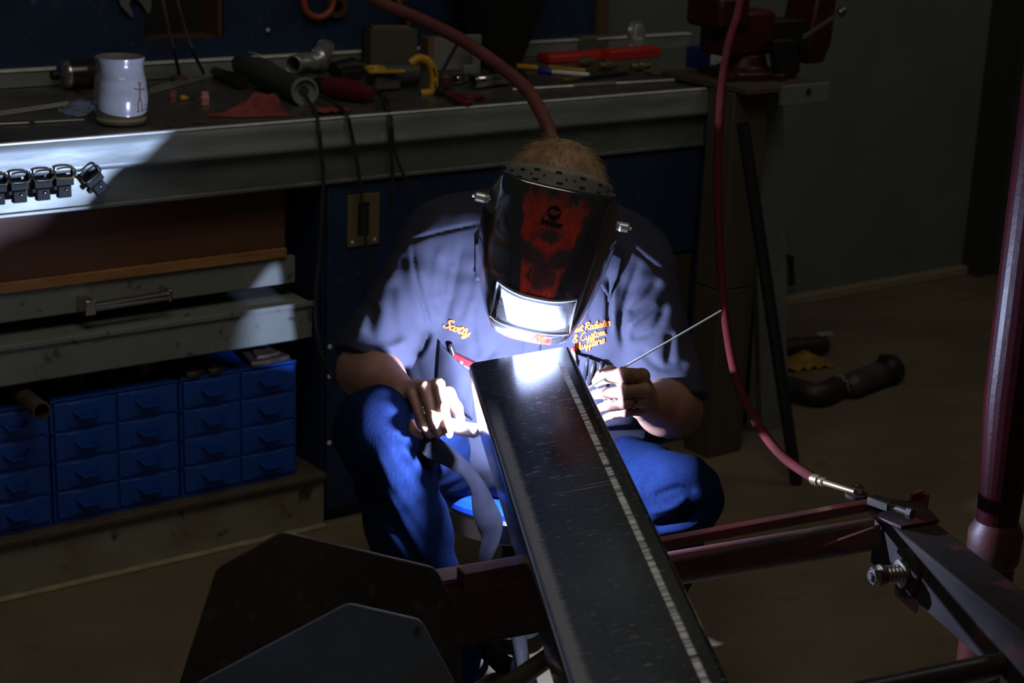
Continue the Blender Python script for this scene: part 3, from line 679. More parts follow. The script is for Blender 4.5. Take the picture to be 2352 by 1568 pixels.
# ---- embroidered names in a script hand
GL = {'S': (.6, [[(.62, .85), (.5, 1), (.25, .97), (.17, .78), (.34, .58), (.5, .4), (.45, .13), (.22, 0), (.02, .1), (.02, .24)]]),
 'c': (.4, [[(.38, .42), (.25, .5), (.08, .38), (.05, .15), (.18, 0), (.42, .12)]]), 'o': (.46, [[(.25, .5), (.08, .38), (.06, .12), (.2, 0), (.36, .12), (.36, .38), (.25, .5), (.5, .42)]]),
 't': (.36, [[(.22, .85), (.12, .2), (.2, 0), (.4, .12)], [(.0, .6), (.4, .62)]]),
 'y': (.46, [[(.05, .5), (.1, .15), (.22, .05), (.36, .2), (.4, .5), (.34, -.15), (.18, -.4), (.02, -.3), (.2, -.1), (.5, .12)]]),
 'B': (.62, [[(.17, 1), (.08, 0)], [(.0, .88), (.3, 1.02), (.52, .88), (.45, .64), (.2, .54), (.55, .44), (.55, .15), (.3, -.02), (.0, .05)]]),
 'e': (.42, [[(.08, .2), (.36, .3), (.32, .48), (.18, .5), (.05, .3), (.08, .08), (.2, 0), (.44, .12)]]), 's': (.4, [[(.0, .05), (.28, .55), (.36, .2), (.24, 0), (.08, .04)], [(.3, .05), (.42, .12)]]),
 'R': (.7, [[(.17, 1), (.08, 0)], [(.0, .86), (.3, 1.02), (.55, .9), (.5, .64), (.2, .5), (.4, .25), (.6, 0), (.74, .1)]]),
 'a': (.5, [[(.38, .42), (.22, .5), (.06, .32), (.06, .1), (.18, 0), (.34, .15), (.4, .5), (.37, .1), (.44, 0), (.54, .12)]]),
 'd': (.5, [[(.38, .42), (.22, .5), (.06, .32), (.06, .1), (.18, 0), (.34, .15), (.46, 1), (.38, .1), (.46, 0), (.55, .12)]]),
 'i': (.28, [[(.1, .5), (.08, .1), (.16, 0), (.3, .12)], [(.13, .7), (.15, .75)]]), 'r': (.42, [[(.05, .38), (.14, .54), (.2, .42), (.36, .46), (.31, .1), (.38, 0), (.46, .12)]]),
 '&': (.6, [[(.55, .02), (.2, .55), (.18, .85), (.32, .98), (.42, .82), (.3, .6), (.02, .3), (.05, .05), (.25, -.02), (.5, .3)]]),
 'C': (.62, [[(.6, .82), (.5, 1), (.25, .9), (.05, .5), (.08, .12), (.3, -.02), (.62, .15)]]), 'u': (.5, [[(.05, .5), (.06, .12), (.16, 0), (.32, .15), (.38, .5), (.36, .1), (.44, 0), (.54, .12)]]),
 'm': (.66, [[(.02, .42), (.09, .5), (.09, 0), (.13, .35), (.24, .5), (.29, .38), (.29, 0), (.33, .35), (.43, .5), (.49, .38), (.49, .08), (.57, 0), (.68, .12)]]),
 'M': (.82, [[(0, .05), (.1, .1), (.22, 1), (.36, .2), (.6, 1), (.62, .1), (.7, 0), (.84, .12)]]), 'f': (.36, [[(.05, .1), (.34, .85), (.28, 1.0), (.2, .85), (.12, -.3), (.06, -.36), (.12, -.05), (.38, .12)]]),
 'l': (.28, [[(.03, .12), (.26, .85), (.23, 1), (.16, .88), (.1, .15), (.17, 0), (.3, .12)]]), ' ': (.3, [])}
def script(text, p0, p1, capx, m, rad, slant=0.32):
    wid = sum(GL[c][0] for c in text); p0, p1 = np.array(p0, float), np.array(p1, float); e = (p1 - p0) / wid
    up = np.array([e[1], -e[0]]); up = up / np.linalg.norm(up) * capx; q = MB(); x = 0
    for c in text:
        for st in GL[c][1]:
            P2 = cr(np.array(st), 5) if len(st) > 2 else np.array([np.array(st[0]) * (1 - t) + np.array(st[1]) * t for t in np.linspace(0, 1, 5)]); pts = []
            for a, b_ in P2:
                pp = p0 + e * (x + a + slant * (b_ - 0.2) * capx / np.linalg.norm(e) * 1.0) + up * b_; h = hit(pp[0], pp[1], 0.0018)
                if h is not None and (not pts or np.linalg.norm(h - pts[-1]) < 0.03): pts.append(h)
            if len(pts) > 2: q.tube(pts, rad, 6)
        x += GL[c][0]
    return q
M_thread = mat('orange_thread', (0.50, 0.12, 0.015), 0.7, bump=0.2, scale=40, bscale=600, col2=(0.42, 0.09, 0.012))
q = script('Scotty', (1019, 750), (1076, 772), 20, M_thread, 0.0018)
q.build('lettering', M_thread, shirt, label='orange embroidered script on the left of the photo')
q = script('Best Radiator', (1312, 764), (1404, 746), 16, M_thread, 0.00135)
for tx, a, b_ in (('& Custom', (1318, 786), (1392, 768)), ('Mufflers', (1322, 805), (1390, 786))):
    z_ = script(tx, a, b_, 17, M_thread, 0.00135); q.v += z_.v; q.f += [tuple(i + q.n for i in f) for f in z_.f]; q.n += z_.n
q.build('lettering', M_thread, shirt, label='three lines of orange embroidered script')

# ---- jeans
def denim():
    g = G('blue_denim', 0.9, 0, 0.08)
    n1 = g.noise(9, (1, 1, 0.6), 5); n2 = g.noise(300, (1, 1, 0.25), 3); n3 = g.noise(40, (1, 1, 0.2), 3)
    f = g.op('ADD', g.op('MULTIPLY', g.rng(n1, 0.35, 0.7), 0.45), g.op('ADD', g.op('MULTIPLY', g.rng(n2, 0.35, 0.65), 0.45), g.op('MULTIPLY', n3, 0.15)))
    g.L.new(g.mix(f, (0.0006, 0.0036, 0.020), (0.0040, 0.0125, 0.048)), g.b.inputs['Base Color'])
    g.bumpy(n2, 0.25, 0.001); return g.M
M_denim = denim(); J = SDF()
J.cone(hipL, hipR, 0.115, 0.115, 0.06)
for hp, kn, an, r0, r1, r2 in ((hipL, knL, anL, 0.10, 0.073, 0.068), (hipR, knR, anR, 0.10, 0.070, 0.064)):
    mid = kn * 0.6 + an * 0.4
    J.cone(hp, kn, r0, r1, 0.03).cone(kn, mid, r1 * 0.98, 0.068, 0.03).cone(mid, an - np.array([0, 0, 0.04]), 0.068, r2, 0.03)
JF = [([(905, 1010), (935, 1070), (980, 1120)], 14, 0.004), ([(860, 1030), (900, 1110), (950, 1180), (985, 1230)], 15, -0.003), ([(830, 1080), (860, 1150), (920, 1230), (960, 1300)], 13, 0.0035),
      ([(880, 1120), (930, 1200), (985, 1290)], 12, -0.003), ([(840, 1170), (880, 1250), (930, 1320)], 12, 0.003), ([(985, 1090), (960, 1050), (925, 1020)], 9, 0.006),
      ([(1500, 1140), (1560, 1120), (1600, 1130)], 8, 0.006), ([(1490, 1180), (1545, 1165), (1580, 1140)], 8, -0.006), ([(1500, 1205), (1570, 1190), (1600, 1160)], 8, 0.010), ([(1500, 1225), (1580, 1215), (1630, 1180)], 8, -0.005),
      ([(1480, 1090), (1520, 1080)], 10, 0.004), ([(975, 960), (972, 1060), (990, 1120)], 5, 0.003), ([(1075, 1100), (1140, 1102)], 4, 0.003)]
J.disp(folds(JF, 3.15))
J.disp(lambda P: (0.0022 * np.sin(P[:, 0] * 47 + 5 * np.sin(P[:, 2] * 19)) * np.sin(P[:, 2] * 43 + 3 * np.sin(P[:, 1] * 27))).astype(np.float32))
for an, kn in ((anL, knL), (anR, knR)):
    dd = an - kn; dd /= np.linalg.norm(dd); pe = an + dd * 0.015
    J.cut(pe, dd, 0.11); J.cone(pe - dd * 0.05, pe + dd * 0.06, 0.055, 0.060, 0.004, True)
jeans = link('jeans', sdf_mesh('jeans', J, lo_, hi_, 0.0036, base), M_denim, person)
for an, kn, nm in ((anL, knL, 0), (anR, knR, 1)):
    dd = an - kn; dd /= np.linalg.norm(dd); pe = an + dd * 0.004
    MB().lathe(pe, dd, [(0, 0.0665), (0.011, 0.067), (0.011, 0.060), (0, 0.060)], 28, closed=True).build('hem', M_denim, jeans)
# ---- boots
M_boot = mat('grey_leather_boot', (0.20, 0.19, 0.19), 0.5, col2=(0.12, 0.115, 0.11), scale=9, bump=0.2); M_sole = mat('rubber_sole', (0.02, 0.02, 0.02), 0.7)
for an, FWf, XRf in ((anL, np.array([-0.15, -0.989, 0]), np.array([0.989, -0.15, 0])), (anR, FW, XR)):
    K = SDF(); FW_ = FW; FW = FWf; XR_ = XR; XR = XRf; g0 = np.array([an[0], an[1], 0.0]); hz = an[2] - 0.05
    K.cone(an - np.array([0, 0, 0.01]), g0 + np.array([0, 0, 0.07]) - FW * 0.01, 0.046, 0.048, 0.03)
    K.cone(g0 + np.array([0, 0, 0.062]), g0 + FW * 0.15 + np.array([0, 0, 0.052]), 0.042, 0.036, 0.03)
    K.ell(g0 + FW * 0.16 + np.array([0, 0, 0.055]), (0.05, 0.046, 0.034), (FW, XR, (0, 0, 1)), 0.02)
    K.cut(g0 + np.array([0, 0, 0.026]), (0, 0, -1), 0.5)
    bt = link('boot', sdf_mesh('boot', K, g0 + np.array([-0.28, -0.28, 0]), g0 + np.array([0.28, 0.28, 0.26]), 0.004, base), M_boot, person)
    out = []
    for a in np.linspace(0, 2 * math.pi, 28, endpoint=False):
        c_, s_ = math.cos(a), math.sin(a); wd = 0.046 if c_ > -0.2 else 0.042
        out.append(g0 + FW * (0.07 + 0.145 * c_) + XR * (wd * s_ * (1 - 0.15 * (c_ < -0.5))))
    MB().prism(out, np.array([0, 0, 0.001]), np.array([0, 0, 0.030])).build('sole', M_sole, bt, bevel=0.003); FW = FW_; XR = XR_

# ================================================================== things in the pockets
pk = [hit(x, y, 0.006) for x, y in ((1040, 806), (1086, 830), (1050, 880))]
ax = pk[1] - pk[0]; ln = np.linalg.norm(ax); ax /= ln; dn = pk[2] - pk[0]; dn -= ax * (dn @ ax); dn /= np.linalg.norm(dn); nr = np.cross(ax, dn)
if nr @ VW < 0: nr = -nr
c = pk[0] + ax * 0.029 + dn * 0.016 + nr * 0.004
t = thing('cigarette_pack', 'red and white cigarette pack sticking out of a shirt pocket', 'pack', c)
MB().obox(c, (ax, dn, nr), (0.022, 0.016, 0.007)).build('box', mat('white_card', (0.8, 0.8, 0.8), 0.4), t, bevel=0.001)
MB().obox(c - dn * 0.003 + nr * 0.0002, (ax, dn, nr), (0.0223, 0.0135, 0.0072)).build('red_top', mat('red_card', (0.75, 0.012, 0.015), 0.35), t, bevel=0.0008)
def text_mesh(txt, size, bold=0.0, shear=0.0):
    cu = bpy.data.curves.new('t', 'FONT'); cu.body = txt; cu.size = size; cu.offset = bold; cu.shear = shear; cu.align_x = 'CENTER'; cu.resolution_u = 3
    o = bpy.data.objects.new('t', cu); COL.objects.link(o); dg = bpy.context.evaluated_depsgraph_get(); dg.update()
    me = o.evaluated_get(dg).to_mesh(); V = np.array([v.co[:] for v in me.vertices]); Fs = [tuple(p.vertices) for p in me.polygons]
    o.evaluated_get(dg).to_mesh_clear(); bpy.data.objects.remove(o); bpy.data.curves.remove(cu); return V, Fs
V, Fs = text_mesh('Marlboro', 0.015, 0.0003)
MB().add(c + dn * 0.002 + nr * 0.0076 + np.outer(V[:, 0] * 0.80, ax) - np.outer(V[:, 1] * 1.15, dn), Fs).build('lettering', mat('white_print', (0.9, 0.9, 0.9), 0.5), t, smooth=False)
def pen(p, q, r, m, name, label, group=None, clipm=None):
    t = thing(name, label, 'pen', p, group); d = q - p; L = np.linalg.norm(d); d /= L
    MB().lathe(p, d, [(0, r * 0.55), (0.002, r * 0.9), (0.005, r), (L * 0.8, r), (L, r * 0.5)], 16).build('barrel', m, t)
    sd = VW - d * (VW @ d); sd /= np.linalg.norm(sd); e = np.cross(d, sd)
    MB().obox(p + d * (0.019) + sd * (r + 0.0018), (d, sd, e), (0.016, 0.0008, 0.0018)).add(*MB_box(p + d * 0.005 + sd * r, (d, sd, e), (0.002, 0.0022, 0.0018))).build('clip', clipm or m, t, bevel=0.0006)
def MB_box(c, ax, half):
    q = MB().obox(c, ax, half); return q.v[0], q.f
M_penb = mat('black_pen', (0.015, 0.015, 0.017), 0.2, coat=0.5)
pen(hit(1037, 788, 0.012), hit(1056, 850, 0.006), 0.0052, M_penb, 'pen', 'black round topped pen in the pocket beside the cigarette pack')
g_ = 'pens in the pocket under the lettering'
pen(hit(1351, 819, 0.010), hit(1340, 880, 0.004), 0.0036, M_penb, 'pen', 'dark pen in the pocket, nearest the white lighter', g_)
pen(hit(1365, 826, 0.012), hit(1352, 885, 0.010), 0.0036, M_penb, 'pen', 'pen with long shiny clip in the middle of its pocket', g_, M_chrome)
pen(hit(1381, 828, 0.010), hit(1372, 885, 0.004), 0.0042, M_penb, 'pen', 'fat grey capped pen in the pocket, nearest the right hand', g_)
p, q2 = hit(1317, 798, 0.016), hit(1308, 850, 0.012); d = q2 - p; L = np.linalg.norm(d); d /= L
t = thing('lighter', 'white oval lighter with a red button in the shirt pocket', 'lighter', p)
MB().lathe(p + d * 0.003, d, [(0, 0.003), (0.006, 0.0065), (0.018, 0.0095), (0.03, 0.010), (L, 0.006)], 18).build('body', mat('white_plastic', (0.85, 0.85, 0.86), 0.3), t)
MB().lathe(p - d * 0.003, d, [(0, 0.002), (0.002, 0.004), (0.007, 0.004)], 14).build('button', mat('red_card', (0.7, 0.02, 0.02), 0.3), t)
sd = VW - d * (VW @ d); sd /= np.linalg.norm(sd); e = np.cross(d, sd)
MB().obox(p + d * 0.028 + sd * 0.0095 - e * 0.004, (d, sd, e), (0.006, 0.001, 0.0035)).build('emblem', mat('red_card', (0.7, 0.02, 0.02), 0.3), t, bevel=0.0008)

# ================================================================== welding helmet
def hoodm():
    g = G('black_gloss_hood', 0.16, 0, 1.0); x, z = g.x, g.z; ax_ = g.op('ABSOLUTE', x)
    ndx = g.noise(55, (1, 1, 1), 2); xs, zs = x, z
    x = g.op('ADD', x, g.op('MULTIPLY', g.op('SUBTRACT', ndx, 0.5), 0.016)); z = g.op('ADD', z, g.op('MULTIPLY', g.op('SUBTRACT', g.noise(47, (1, 1, 1), 2), 0.5), 0.016)); axd = g.op('ABSOLUTE', x)
    g.b.inputs['Coat Weight'].default_value = 1.0; g.b.inputs['Coat IOR'].default_value = 1.75; g.b.inputs['Coat Roughness'].default_value = 0.08
    n = g.noise(32, (1.6, 1, 0.55), 5, 0.6, 1.2); n2 = g.noise(70, (1.2, 1, 0.5), 3, 0.6, 2.0)
    half = g.rng(zs, -0.055, 0.10, 0.030, 0.056)
    inside = g.rng(g.op('SUBTRACT', ax_, g.op('ADD', half, g.op('MULTIPLY', g.op('SUBTRACT', n, 0.5), g.rng(z, 0.0, 0.10, 0.0, 0.05)))), 0.002, -0.003)
    topf = g.rng(g.op('ADD', z, g.op('MULTIPLY', g.op('SUBTRACT', n, 0.5), 0.12)), 0.105, 0.085)
    fl = g.op('MULTIPLY', g.op('MULTIPLY', inside, topf), g.rng(n, 0.30, 0.62, 0.25, 1.0))
    eyes = g.op('MAXIMUM', g.ell(axd, g.op('SUBTRACT', z, g.op('MULTIPLY', axd, 0.35)), 0.030, -0.006, 0.028, 0.017, 0.5), g.ell(x, z, 0.0, 0.036, 0.017, 0.011, 0.6))
    nose = g.ell(x, z, 0.0, -0.012, 0.011, 0.010, 0.5)
    teeth = g.op('MULTIPLY', g.ell(x, z, 0.0, -0.030, 0.026, 0.021, 0.3), g.rng(g.op('SINE', g.op('MULTIPLY', x, 900.0)), -0.4, 0.6, 0.65, 0.95))
    dark = g.op('MAXIMUM', g.op('MAXIMUM', eyes, nose), teeth)
    fl = g.op('MULTIPLY', fl, g.op('SUBTRACT', 1.0, g.op('MULTIPLY', dark, 0.93)))
    low = g.op('MULTIPLY', g.op('MULTIPLY', g.rng(z, -0.136, -0.140), g.rng(ax_, 0.042, 0.038)), g.rng(n, 0.3, 0.5, 0.3, 1))
    side = g.op('MULTIPLY', g.op('MULTIPLY', g.rng(ax_, 0.088, 0.093), g.rng(z, -0.035, -0.06)), g.rng(n2, 0.45, 0.52))
    fl = g.op('MAXIMUM', fl, g.op('MAXIMUM', low, side))
    col = g.mix(g.rng(n2, 0.4, 0.7), (0.38, 0.009, 0.005), (0.5, 0.04, 0.009))
    sw = g.rng(g.op('ABSOLUTE', g.op('SUBTRACT', g.noise(45, (1, 1, 0.6), 1, 0.5, 2.5), 0.5)), 0.012, 0.0)
    col = g.mix(g.op('MULTIPLY', sw, 0.25), col, (0.8, 0.35, 0.15))
    g.L.new(g.mix(fl, (0.020, 0.020, 0.023), col), g.b.inputs['Base Color'])
    return g.M
helm = thing('welding_helmet', 'black welding helmet with red flame graphics and bright lens, worn by the welder', 'helmet', (0, 0, 0))
helm.location = (0, 0, 0); helm.matrix_world = HM
LV = [ # z, yf, P1(x,y), P2, P3
 (0.113, 0.128, (0.056, 0.121), (0.086, 0.106), (0.092, 0.100)),
 (0.085, 0.133, (0.053, 0.127), (0.086, 0.111), (0.101, 0.075)),
 (0.045, 0.143, (0.046, 0.138), (0.090, 0.113), (0.1130, 0.030)),
 (0.000, 0.155, (0.039, 0.151), (0.088, 0.120), (0.1150, 0.018)),
 (-0.055, 0.167, (0.031, 0.165), (0.083, 0.130), (0.1080, 0.032)),
 (-0.100, 0.162, (0.031, 0.160), (0.076, 0.138), (0.0955, 0.050)),
 (-0.130, 0.155, (0.031, 0.153), (0.066, 0.140), (0.080, 0.080)),
 (-0.148, 0.147, (0.031, 0.145), (0.056, 0.134), (0.064, 0.105)),
 (-0.154, 0.142, (0.028, 0.140), (0.044, 0.132), (0.050, 0.120))]
def chaik(P, k=2):
    P = np.array(P, float)
    for _ in range(k):
        Q = [P[0]]
        for i in range(len(P) - 1): Q += [P[i] * 0.75 + P[i + 1] * 0.25, P[i] * 0.25 + P[i + 1] * 0.75]
        Q.append(P[-1]); P = np.array(Q)
    return P
rows = []
for z, yf, p1, p2, p3 in LV:
    half = [(p3[0], p3[1]), (0.5 * (p2[0] + p3[0]) + 0.004, 0.5 * (p2[1] + p3[1])), p2, (0.5 * (p1[0] + p2[0]), 0.5 * (p1[1] + p2[1]) + 0.001), p1]
    hl_ = list(half)
    k_ = max(0.0, min(1.0, (0.10 - z) / 0.06)) * max(0.0, min(1.0, (z + 0.15) / 0.04))
    mixp = lambda A_, B_: (A_[0] + (B_[0] - A_[0]) * k_, A_[1] + (B_[1] - A_[1]) * k_)
    q_ = mixp(p2, (p3[0] - 0.019, p3[1] + (0.075 if z > -0.08 else 0.062)))
    hl_[2] = q_; hl_[1] = mixp(half[1], (p3[0] - 0.008, 0.5 * (q_[1] + p3[1]))); hl_[3] = mixp(half[3], (0.5 * (p1[0] + q_[0]) + 0.002, 0.5 * (p1[1] + q_[1]) + 0.004))
    prof = [(-a, b_) for a, b_ in hl_] + [(0, yf)] + half[::-1]
    rows.append([(a, b_, z) for a, b_ in chaik(prof, 2)])
rows = np.array(rows); fine = np.array([cr(rows[:, j], 6) for j in range(rows.shape[1])]).transpose(1, 0, 2)
M_hood = hoodm()
sh = MB().grid(fine).build('shell', M_hood, None, solid=0.0, angle=0.9); sh.parent = helm
HB = BVHTree.FromPolygons(fine.reshape(-1, 3).tolist(), [f for f in MB().grid(fine).f])
def hproj(x, z, off):
    p, n, i, t = HB.ray_cast(Vector((x, 0.4, z)), Vector((0, -1, 0)))
    return (x, (p[1] if p else 0.14) + off, z)
d = sh.modifiers.new('solid', 'SOLIDIFY'); d.thickness = 0.003; d.offset = 1
# flip test is left to the solidify modifier: thickness grows inward/outward by 3 mm only
def hpart(name, mbx, m, parent=helm, **kw):
    o = mbx.build(name, m, None, **kw); o.parent = parent; return o
rim = [tuple(p) for p in fine[:, 0]] + [tuple(p) for p in fine[-1, 1:-1]] + [tuple(p) for p in fine[::-1, -1]]
hpart('rim', MB().tube(np.array(rim), 0.0028, 8), mat('pale_rim', (0.34, 0.34, 0.36), 0.3, coat=0.4))
hpart('top_rim', MB().tube(np.array([tuple(p) for p in fine[0]]), 0.0022, 8), mat('black_rim', (0.03, 0.03, 0.03), 0.3))
M_lens = mat('arc_lit_lens_white', (0.68, 0.70, 0.74), 0.22, col2=(0.48, 0.50, 0.54), scale=50, stretch=(0.2, 1, 3), spec=0.8, coat=0.4)  # dark glass given a pale colour so the arc's white glare is painted in
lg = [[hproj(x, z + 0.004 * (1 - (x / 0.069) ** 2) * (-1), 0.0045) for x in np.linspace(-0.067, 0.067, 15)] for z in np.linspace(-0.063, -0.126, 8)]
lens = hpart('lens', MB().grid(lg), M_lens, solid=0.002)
fr = [lg[0][i] for i in range(15)] + [lg[j][14] for j in range(1, 8)] + [lg[7][i] for i in range(13, -1, -1)] + [lg[j][0] for j in range(6, 0, -1)]
hpart('lens_frame', MB().tube(np.array(fr + fr[:1]), 0.0026, 8, cap=False), mat('grey_rim', (0.16, 0.16, 0.17), 0.25), lens)
M_ink = mat('black_ink', (0.008, 0.006, 0.006), 0.3)
# emblem: dark disc with three slanted bars showing the red, and the name below
q = MB(); R0 = 0.0118; zc = 0.074
for a in range(-24, 24):
    z0_, z1_ = zc + a / 24 * R0, zc + (a + 1) / 24 * R0; zm = (z0_ + z1_) / 2; w = math.sqrt(max(R0 ** 2 - (zm - zc) ** 2, 0)); cuts = [-w, w]
    if -0.0032 < zm - zc < 0.0045:
        cuts = [-w]
        for k_ in (-1, 0, 1):
            xb = k_ * 0.0058 + (zm - zc) * 0.65; cuts += [max(-w, xb - 0.0021), max(-w, min(w, xb + 0.0021))]
        cuts.append(w)
    for i in range(0, len(cuts), 2):
        if cuts[i + 1] - cuts[i] > 1e-4:
            q.add([hproj(cuts[i], z0_, 0.0034), hproj(cuts[i + 1], z0_, 0.0034), hproj(cuts[i + 1], z1_, 0.0034), hproj(cuts[i], z1_, 0.0034)], [(0, 1, 2, 3)])
hpart('emblem', q, M_ink, sh, smooth=False)
V, Fs = text_mesh('Miller', 0.0145, 0.0007, 0.12)
hpart('lettering', MB().add([hproj(-v[0] * -1.12, 0.0515 + v[1], 0.0034) for v in V], Fs), M_ink, sh, smooth=False)
# headband with slots, hair shows above it
M_band = mat('grey_plastic_band', (0.19, 0.18, 0.15), 0.5, col2=(0.15, 0.14, 0.115), scale=20)
def bandp(ph, t): c_ = math.cos(ph); return np.array([0.094 * math.sin(ph), 0.0 + 0.098 * c_ - 0.02 * t * c_, (0.078 + 0.014 * c_) * (1 - t) + (0.093 + 0.042 * c_ ** 1.0) * t])
bg = [[bandp(ph, t) for ph in np.linspace(-1.52, 1.52, 41)] for t in np.linspace(0, 1, 5)]
band = hpart('headband', MB().grid(bg), M_band, solid=0.003)
q = MB()
for ph, t, w in [(-1.05, .62, .05), (-.75, .72, .05), (-.45, .8, .055), (-.05, .82, .055), (.4, .8, .055), (.8, .75, .05), (1.1, .6, .05), (-.45, .42, .055), (0, .45, .055), (.42, .45, .055), (.8, .4, .05), (-.8, .38, .05), (-.55, .6, .014), (-.3, .62, .014), (.1, .62, .014), (.25, .64, .014)]:
    P = [bandp(ph - w, t - .035), bandp(ph + w, t - .035), bandp(ph + w, t + .035), bandp(ph - w, t + .035)]
    n = np.array([math.sin(ph), math.cos(ph), 0.25]); n /= np.linalg.norm(n)
    q.prism([p + n * 0.0002 for p in P], n * -0.001, n * 0.0012)
s_ = hpart('slot', q, M_black, band, smooth=False); s_['kind'] = 'stuff'
M_knob = mat('pale_metal_knob', (0.62, 0.62, 0.60), 0.3, 0.6)
for sx in (-1, 1):
    k_ = hpart('knob', MB().lathe((sx * 0.116, 0.0, 0.031), (sx, 0, 0), [(0, 0.006), (0.002, 0.0085), (0.017, 0.0085), (0.019, 0.007), (0.020, 0.003)], 20).lathe((sx * 0.136, 0.0, 0.031), (sx, 0, 0), [(0, 0.0026), (0.004, 0.0026)], 10), M_knob)
    hpart('washer', MB().lathe((sx * 0.111, 0.0, 0.031), (sx, 0, 0), [(0, 0.013), (0.004, 0.014), (0.005, 0.010)], 20), mat('grey_rim', (0.16, 0.16, 0.17), 0.25), k_)

# ================================================================== torch, rod, stool
M_torch = mat('grey_torch_metal', (0.42, 0.42, 0.44), 0.28, 0.7)
th = thing('welding_torch', 'short grey welding torch gripped in a fist beside the aluminium tube', 'torch', A(1000, 968, 2.90))
MB().tube([A(985, 962, 2.935), A(1062, 984, 2.905), A(1090, 989, 2.89)], 0.0125, 18).build('handle', M_torch, th)
MB().tube(cr([A(1090, 989, 2.885), A(1104, 984, 2.875), A(1122, 972, 2.86)], 5), [0.0115, .0115, .010, .009, .008] + [0.007] * 6, 16).build('neck', M_torch, th)
MB().tube([A(1122, 972, 2.86), A(1146, 956, 2.838)], [0.0065, 0.005], 16).build('cup', mat('pink_ceramic', (0.75, 0.32, 0.34), 0.4), th)
rod_a, rod_b = A(1240, 955, 2.84), A(1657, 713, 2.815)
tag(MB().tube([rod_a, rod_b], 0.0016, 10).build('filler_rod', mat('filler_rod', (0.80, 0.82, 0.72), 0.3, 0.4), loc=rod_b), 'thin pale filler rod pinched in the fingers, pointing up to the right', 'rod')
M_cover = mat('navy_cable_cover', (0.0045, 0.0045, 0.007), 0.85, col2=(0.003, 0.003, 0.005), spec=0.05, scale=14, bump=0.2, bscale=300)
pth = cr([A(975, 985, 2.92), A(988, 1020, 2.94), A(1030, 1048, 2.97), A(1070, 1080, 2.99), A(1098, 1120, 3.0), A(1112, 1165, 3.0), A(1126, 1205, 2.99), A(1128, 1240, 2.98), A(1112, 1290, 2.95), A(1090, 1370, 2.99), A(1095, 1440, 3.05), onz(1150, 1520, 0.03), onz(1205, 1548, 0.012), onz(1215, 1600, 0.012), onz(1150, 1600, 0.012), onz(1120, 1650, 0.012), onz(1060, 1700, 0.012)], 8)  # loop on the floor is added to darken the arc-lit patch there
rows = []
for i in range(len(pth)):
    f_ = i / (len(pth) - 1); tg = pth[min(i + 1, len(pth) - 1)] - pth[max(i - 1, 0)]; tg /= np.linalg.norm(tg)
    sd = np.cross(tg, VW); sd /= np.linalg.norm(sd); nr = np.cross(sd, tg)
    tw = 0.9 * math.sin(f_ * 9.0); s2 = sd * math.cos(tw) + nr * math.sin(tw); n2 = np.cross(s2, tg)
    w = 0.020 + 0.003 * math.sin(f_ * 22); 
    rows.append([pth[i] + s2 * (w * math.cos(a)) + n2 * ((0.0055 + 0.0015 * math.sin(a * 3 + f_ * 30)) * math.sin(a)) for a in np.linspace(0, 2 * math.pi, 20, endpoint=False)])
tag(MB().grid(np.array(rows), close_v=True).build('cable_cover', M_cover, loc=A(1112, 1165, 2.9)), 'twisted navy fabric cable cover hanging from the fist with the torch', 'cable cover')
sc_ = np.array([PEL[0] - 0.01, PEL[1] - 0.02, 0]); SZ = 0.375
st = thing('stool', 'low round stool with blue seat and chrome band under the welder', 'stool', sc_)
MB().lathe(sc_ + (0, 0, SZ - 0.028), (0, 0, 1), [(0, 0.168), (0.012, 0.172), (0.024, 0.168), (0.03, 0.155), (0.033, 0.10)], 48).build('seat', mat('blue_vinyl', (0.01, 0.07, 0.5), 0.35), st)
MB().lathe(sc_ + (0, 0, SZ - 0.075), (0, 0, 1), [(0, 0.168), (0.004, 0.173), (0.042, 0.174), (0.048, 0.168), (0.048, 0.05), (0, 0.05)], 48, closed=True).build('band', mat('dull_chrome', (0.28, 0.28, 0.30), 0.2, 1.0), st)
MB().lathe(sc_ + (0, 0, 0.05), (0, 0, 1), [(0, 0.05), (0.01, 0.035), (0.26, 0.03), (0.26, 0.02)], 24).build('column', M_black, st)
for i in range(5):
    a = i * 2 * math.pi / 5 + 0.4; e = np.array([math.cos(a), math.sin(a), 0])
    lg_ = MB().tube([sc_ + e * 0.03 + (0, 0, 0.085), sc_ + e * 0.15 + (0, 0, 0.07), sc_ + e * 0.17 + (0, 0, 0.05)], [0.016, 0.013, 0.010], 10).build('leg', M_black, st)
    MB().lathe(sc_ + e * 0.17 + np.array([-0.011 * -e[1], -0.011 * e[0], 0.025]), (-e[1], e[0], 0), [(0, 0.022), (0.002, 0.025), (0.02, 0.025), (0.022, 0.022)], 16).build('caster', M_sole, lg_)
# ================================================================== red steel stand in front
M_red = mat('worn_red_paint', (0.065, 0.008, 0.006), 0.5, col2=(0.02, 0.010, 0.008), scale=13, bump=0.25, bscale=60, lo=0.42, hi=0.62, r2=0.55)
M_redd = mat('dark_red_paint', (0.15, 0.016, 0.012), 0.45, col2=(0.05, 0.018, 0.014), scale=7, bump=0.2, bscale=70)
M_dirt = mat('grimy_steel', (0.032, 0.025, 0.020), 0.8, 0.0, spec=0.12, col2=(0.018, 0.014, 0.013), scale=8, bump=0.25, bscale=70, col3=(0.07, 0.03, 0.02), scale3=14)
M_bolt = mat('oily_bolt', (0.30, 0.27, 0.24), 0.35, 0.9, col2=(0.14, 0.12, 0.1), scale=40)
M_plate1 = mat('rusty_black_plate', (0.055, 0.041, 0.028), 0.55, 0.2, col2=(0.032, 0.025, 0.019), scale=5, bump=0.25, bscale=55, col3=(0.07, 0.055, 0.04), scale3=30)
